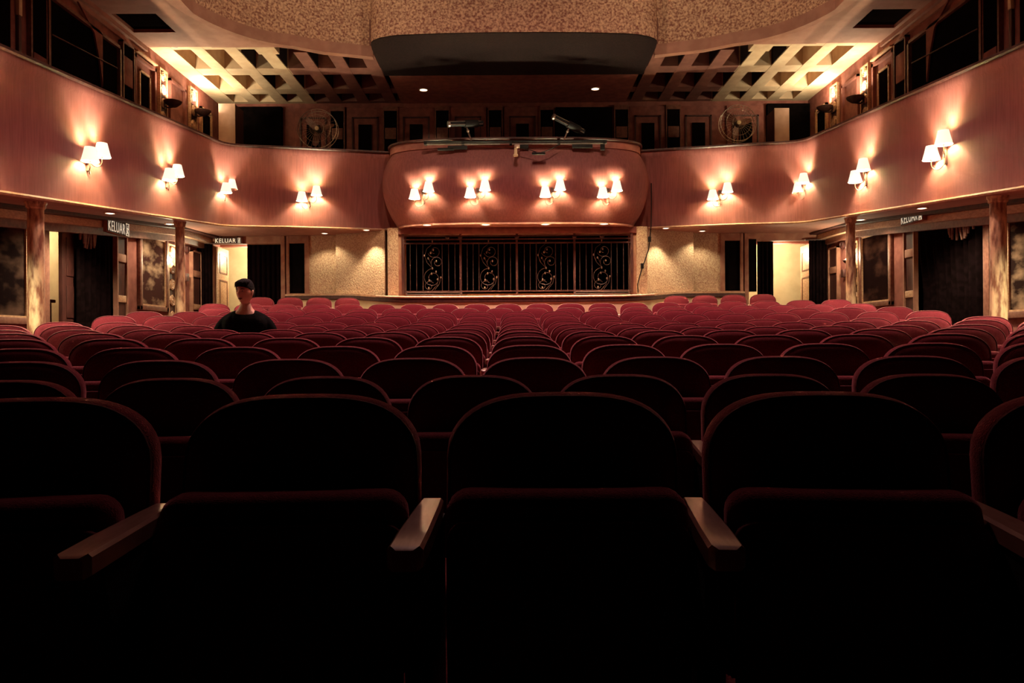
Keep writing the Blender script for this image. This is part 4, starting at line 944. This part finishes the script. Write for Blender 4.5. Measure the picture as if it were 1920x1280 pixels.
if PERSON:
    px_, py_, pz_, prz = PERSON
    px_ -= .03
    P = thing('person', 'person with short dark hair in a black t-shirt sitting alone among the red seats', 'person', (px_, py_, pz_), prz)
    J = {}
    J['pelvis'] = ((0, -.20, .57), (.15, .11)); J['waist'] = ((0, -.19, .73), (.135, .095)); J['chest'] = ((0, -.18, .91), (.16, .11)); J['collar'] = ((0, -.175, 1.03), (.10, .08))
    J['neck'] = ((0, -.185, 1.115), .062); J['skull'] = ((0, -.20, 1.20), .055)
    Bn = [('pelvis', 'waist'), ('waist', 'chest'), ('chest', 'collar'), ('collar', 'neck'), ('neck', 'skull')]
    for s, q in ((-1, 'r'), (1, 'l')):
        J['sh' + q] = ((s * .190, -.175, .985), .062); J['up' + q] = ((s * .230, -.185, .91), .054); J['el' + q] = ((s * .262, -.205, .81), .043); J['fo' + q] = ((s * .215, -.33, .745), .038); J['wr' + q] = ((s * .165, -.43, .71), .027); J['pa' + q] = ((s * .145, -.49, .695), .032)
        J['hip' + q] = ((s * .095, -.24, .56), .088); J['th' + q] = ((s * .115, -.43, .575), .08); J['kn' + q] = ((s * .13, -.64, .57), .058); J['ca' + q] = ((s * .13, -.62, .36), .055); J['an' + q] = ((s * .13, -.60, .10), .038); J['he' + q] = ((s * .13, -.59, .055), .036); J['to' + q] = ((s * .14, -.74, .035), .03)
        Bn += [('collar', 'sh' + q), ('sh' + q, 'up' + q), ('up' + q, 'el' + q), ('el' + q, 'fo' + q), ('fo' + q, 'wr' + q), ('wr' + q, 'pa' + q), ('pelvis', 'hip' + q), ('hip' + q, 'th' + q), ('th' + q, 'kn' + q), ('kn' + q, 'ca' + q), ('ca' + q, 'an' + q), ('an' + q, 'he' + q), ('he' + q, 'to' + q)]
    body = skin_eval(J, Bn, 'pelvis')
    parts = [body]
    # fingers and thumbs, each its own chain rooted in the palm
    for s in (-1, 1):
        for k, (off, L) in enumerate(((-.030, .066), (-.010, .078), (.010, .073), (.029, .056))):
            bx, by, bz = s * .145 + off, -.50, .697
            F = {'a': ((bx, by, bz), .0105), 'b': ((bx + off * .15, by - L * .45, bz + .004), .0098), 'c': ((bx + off * .2, by - L * .8, bz - .012), .009), 'd': ((bx + off * .2, by - L, bz - .028), .0078)}
            parts.append(skin_eval(F, [('a', 'b'), ('b', 'c'), ('c', 'd')], 'a', 1))
        tx = s * .145 - s * .022
        F = {'a': ((tx, -.465, .70), .013), 'b': ((tx - s * .026, -.495, .698), .0115), 'c': ((tx - s * .032, -.525, .69), .0095)}
        parts.append(skin_eval(F, [('a', 'b'), ('b', 'c')], 'a', 1))
    # head
    YAW = math.radians(-27); HC = Vector((0, -.215, 1.278))
    def hd(p): return HC + Matrix.Rotation(YAW, 3, 'Z') @ Vector(p)
    def gauss(x, z, cx, cz, sx, sz): return math.exp(-((x - cx) / sx) ** 2 - ((z - cz) / sz) ** 2)
    mb = MB(); rings = []; NU, NV = 56, 44
    for j in range(1, NV):
        ph = PI * j / NV; z = .122 * math.cos(ph); ring = []
        tz = z / .122; w = .076 * math.sin(ph) ** .8; dpt = .095 * math.sin(ph) ** .75; w *= 1.05
        if tz < 0: w *= 1 - .34 * (-tz) ** 1.6; dpt *= 1 - .12 * (-tz) ** 1.5
        for i in range(NU):
            a = 2 * PI * i / NU; x = w * math.sin(a); y = -dpt * math.cos(a)
            if tz < -.1 and y > 0: y *= 1 - .35 * min(1, (-tz - .1) / .7)
            if y < 0:
                y -= .024 * gauss(x, z, 0, -.030, .014, .020) + .012 * gauss(x, z, 0, -.008, .010, .022)
                y += .010 * (gauss(x, z, .031, .004, .016, .011) + gauss(x, z, -.031, .004, .016, .011))
                y -= .006 * gauss(x, z, 0, .026, .05, .012) + .008 * gauss(x, z, 0, -.066, .024, .010) + .010 * gauss(x, z, 0, -.106, .03, .018)
                y += .004 * gauss(x, z, 0, -.082, .03, .007)
            ring.append(hd((x, y, z)))
        rings.append(ring)
    mb.rings(rings); parts.append(mb.mesh('head', M['skin']))
    mb = MB()
    for s in (-1, 1):
        for c, r in (((s * .077, .008, -.012), (.010, .020, .031)), ((s * .082, .012, .004), (.009, .017, .016)), ((s * .078, .004, -.036), (.007, .010, .011))):
            mb.blob(hd(c), r, 12)
    parts.append(mb.mesh('ears', M['skin']))
    obj('body', fuse(parts, 'body', M['skin'], .0065), P)
    # t-shirt
    S = {'a': ((0, -.20, .56), (.175, .135)), 'b': ((0, -.19, .73), (.165, .122)), 'c': ((0, -.18, .91), (.182, .13)), 'd': ((0, -.172, 1.025), (.118, .095)), 'e': ((0, -.180, 1.125), (.078, .074))}
    SB = [('a', 'b'), ('b', 'c'), ('c', 'd'), ('d', 'e')]
    for s, q in ((-1, 'r'), (1, 'l')):
        S['s' + q] = ((s * .185, -.175, .985), .074); S['u' + q] = ((s * .236, -.185, .91), .073); S['v' + q] = ((s * .262, -.20, .845), .066)
        SB += [('d', 's' + q), ('s' + q, 'u' + q), ('u' + q, 'v' + q)]
    mb = MB()
    for sx in (-1, 1): mb.blob((sx * .145, -.18, .94), (.085, .122, .115), 16); mb.blob((sx * .15, -.18, .85), (.07, .115, .12), 16)
    sh = fuse([skin_eval(S, SB, 'b'), mb.mesh('under_arm', M['shirt'])], 't_shirt', M['shirt'], .009); o = obj('t_shirt', sh, P)
    T = {'p': ((0, -.21, .565), (.165, .115))}; TB = []
    for s, q in ((-1, 'r'), (1, 'l')):
        T['h' + q] = ((s * .097, -.25, .562), .10); T['t' + q] = ((s * .116, -.43, .577), .092); T['k' + q] = ((s * .13, -.64, .572), .072); T['c' + q] = ((s * .13, -.625, .36), .067); T['a' + q] = ((s * .13, -.60, .12), .056)
        TB += [('p', 'h' + q), ('h' + q, 't' + q), ('t' + q, 'k' + q), ('k' + q, 'c' + q), ('c' + q, 'a' + q)]
    obj('trousers', fuse([skin_eval(T, TB, 'p')], 'trousers', M['trousers'], .01), P)
    for s in (-1, 1):
        F = {'a': ((s * .13, -.585, .055), .05), 'b': ((s * .133, -.66, .05), .048), 'c': ((s * .14, -.77, .04), .038)}
        obj('shoe', fuse([skin_eval(F, [('a', 'b'), ('b', 'c')], 'a')], 'shoe', M['shoe'], .008), P)
    # hair: a cap over the crown, short at the sides, a tousled fringe
    mb = MB(); rings = []; NU = 48
    for j in range(0, 19):
        f = j / 18; ring = []
        for i in range(NU):
            a = 2 * PI * i / NU; front = max(0, math.cos(a)); side = abs(math.sin(a))
            low = .050 * front ** .7 * (1 if math.cos(a) > 0 else 0) + (-.012 if math.cos(a) <= .35 else .0) * 1
            if math.cos(a) < -.2: low = -.048
            elif math.cos(a) < .45: low = -.02 + .055 * max(0, (math.cos(a) + .2) / .65)
            z = .1345 + (low - .1345) * f
            tz = max(-1, min(1, z / .135)); ph = math.acos(tz)
            w = .0845 * max(.02, math.sin(ph)) ** .72; dp = .104 * max(.02, math.sin(ph)) ** .68
            if tz < 0: w *= 1 - .2 * (-tz)
            jit = 1 + .035 * math.sin(i * 2.7 + j * .9) * f + .02 * math.sin(i * 1.3 + j * 1.7)
            ring.append(hd((w * math.sin(a) * jit, -dp * math.cos(a) * jit + .003, z)))
        rings.append(ring)
    mb.rings(rings, cap1=True)
    for k in range(15):
        a = -1.0 + 2.0 * k / 14; l = .054 + .012 * math.sin(k * 2.3)
        p0 = (.066 * math.sin(a), -.078 * math.cos(a) + .02, .105); p1 = (.078 * math.sin(a), -.098 * math.cos(a), .085); p2 = (.080 * math.sin(a) - .008, -.104 * math.cos(a), l)
        mb.tube([hd(p0), hd(p1), hd(p2)], [.014, .013, .004], 6)
    mb.build('hair', M['hair'], P, angle=80)
    mb = MB()
    for s in (-1, 1): mb.tube([hd((s * .012, -.094, .019)), hd((s * .03, -.0915, .025)), hd((s * .052, -.079, .020))], [.003, .0042, .002], 6)
    mb.build('eyebrows', M['hair'], P)
    for s in (-1, 1):
        mb = MB(); mb.blob(hd((s * .031, -.078, .004)), (.011, .009, .0065), 12); e = mb.build('eye', M['eye'], P)
        mb = MB(); mb.blob(hd((s * .031 - .003, -.0855, .004)), (.0055, .003, .0055), 10); mb.build('iris', M['hair'], e)
    mb = MB(); mb.tube([hd((-.026, -.079, -.070)), hd((-.012, -.087, -.067)), hd((0, -.0885, -.069)), hd((.012, -.087, -.067)), hd((.026, -.079, -.070))], [.002, .005, .0045, .005, .002], 6)
    mb.tube([hd((-.02, -.081, -.073)), hd((0, -.088, -.078)), hd((.02, -.081, -.073))], [.002, .006, .002], 6); mb.build('lips', M['lip'], P)

# ------------------------------------------------------------------ lights added out of view to brighten seats, person and bulkhead
for x, y, pw, ang in ((-1.3, 10.1, 340, 86), (1.3, 10.1, 340, 86), (0, 9.2, 60, 130)):
    lamp('ceiling_fill_light', 'SPOT', (HX + x, y, 9.9), pw, (1, .56, .50), None, .25, (0, 0, 0), ang, .45)  # red-tinted spots added overhead, without fixtures
for s in (-1, 1):          # unseen sconces added along the side balcony for more light
    for y, w in ((7.7, 'added out of view beyond the nearest one'), (5.4, 'added out of view, closest to the stage')):
        make_sconce((HX + s * 5.77, y, zb(y) + .60), -s * PI / 2, 'lit double sconce on the %s side balcony, %s' % ('left' if s < 0 else 'right', w))
    lamp('soffit_fill_light', 'SPOT', (HX + s * 5.85, 7.7, zb(7.7) - .04), 52, WARM, None, .05, (0, 0, 0), 150, .6)  # added spot without a fixture, brightens the outer seats
for x, pw in ((-2.6, 74), (0.0, 50), (2.6, 74)):      # unseen washers added to brighten the plaster bulkhead
    lamp('bulkhead_fill_light', 'SPOT', (HX + x, 9.6, 9.6), pw, (1, .78, .50), None, .15, (math.radians(68), 0, -math.atan2(x, 6)), 96, .9)

# ------------------------------------------------------------------ world, camera, colour
w = bpy.data.worlds.new('dark_world'); scene.world = w; w.use_nodes = True
w.node_tree.nodes['Background'].inputs['Color'].default_value = (0, 0, 0, 1); w.node_tree.nodes['Background'].inputs['Strength'].default_value = 0
cam = bpy.data.cameras.new('camera'); co = bpy.data.objects.new('camera', cam); COL.objects.link(co); scene.camera = co
cam.sensor_width = 36; cam.lens = 36 * 1400 / 1920; cam.clip_start = .05
co.matrix_world = Matrix.Translation((0, 0, EYE)) @ Matrix.Rotation(PI / 2, 4, 'X') @ Matrix.Rotation(math.radians(-.35), 4, 'Z')
scene.view_settings.view_transform = 'Standard'; scene.view_settings.look = 'None'; scene.view_settings.gamma = 1.0; scene.view_settings.exposure = 2.6
scene.view_settings.use_curve_mapping = False
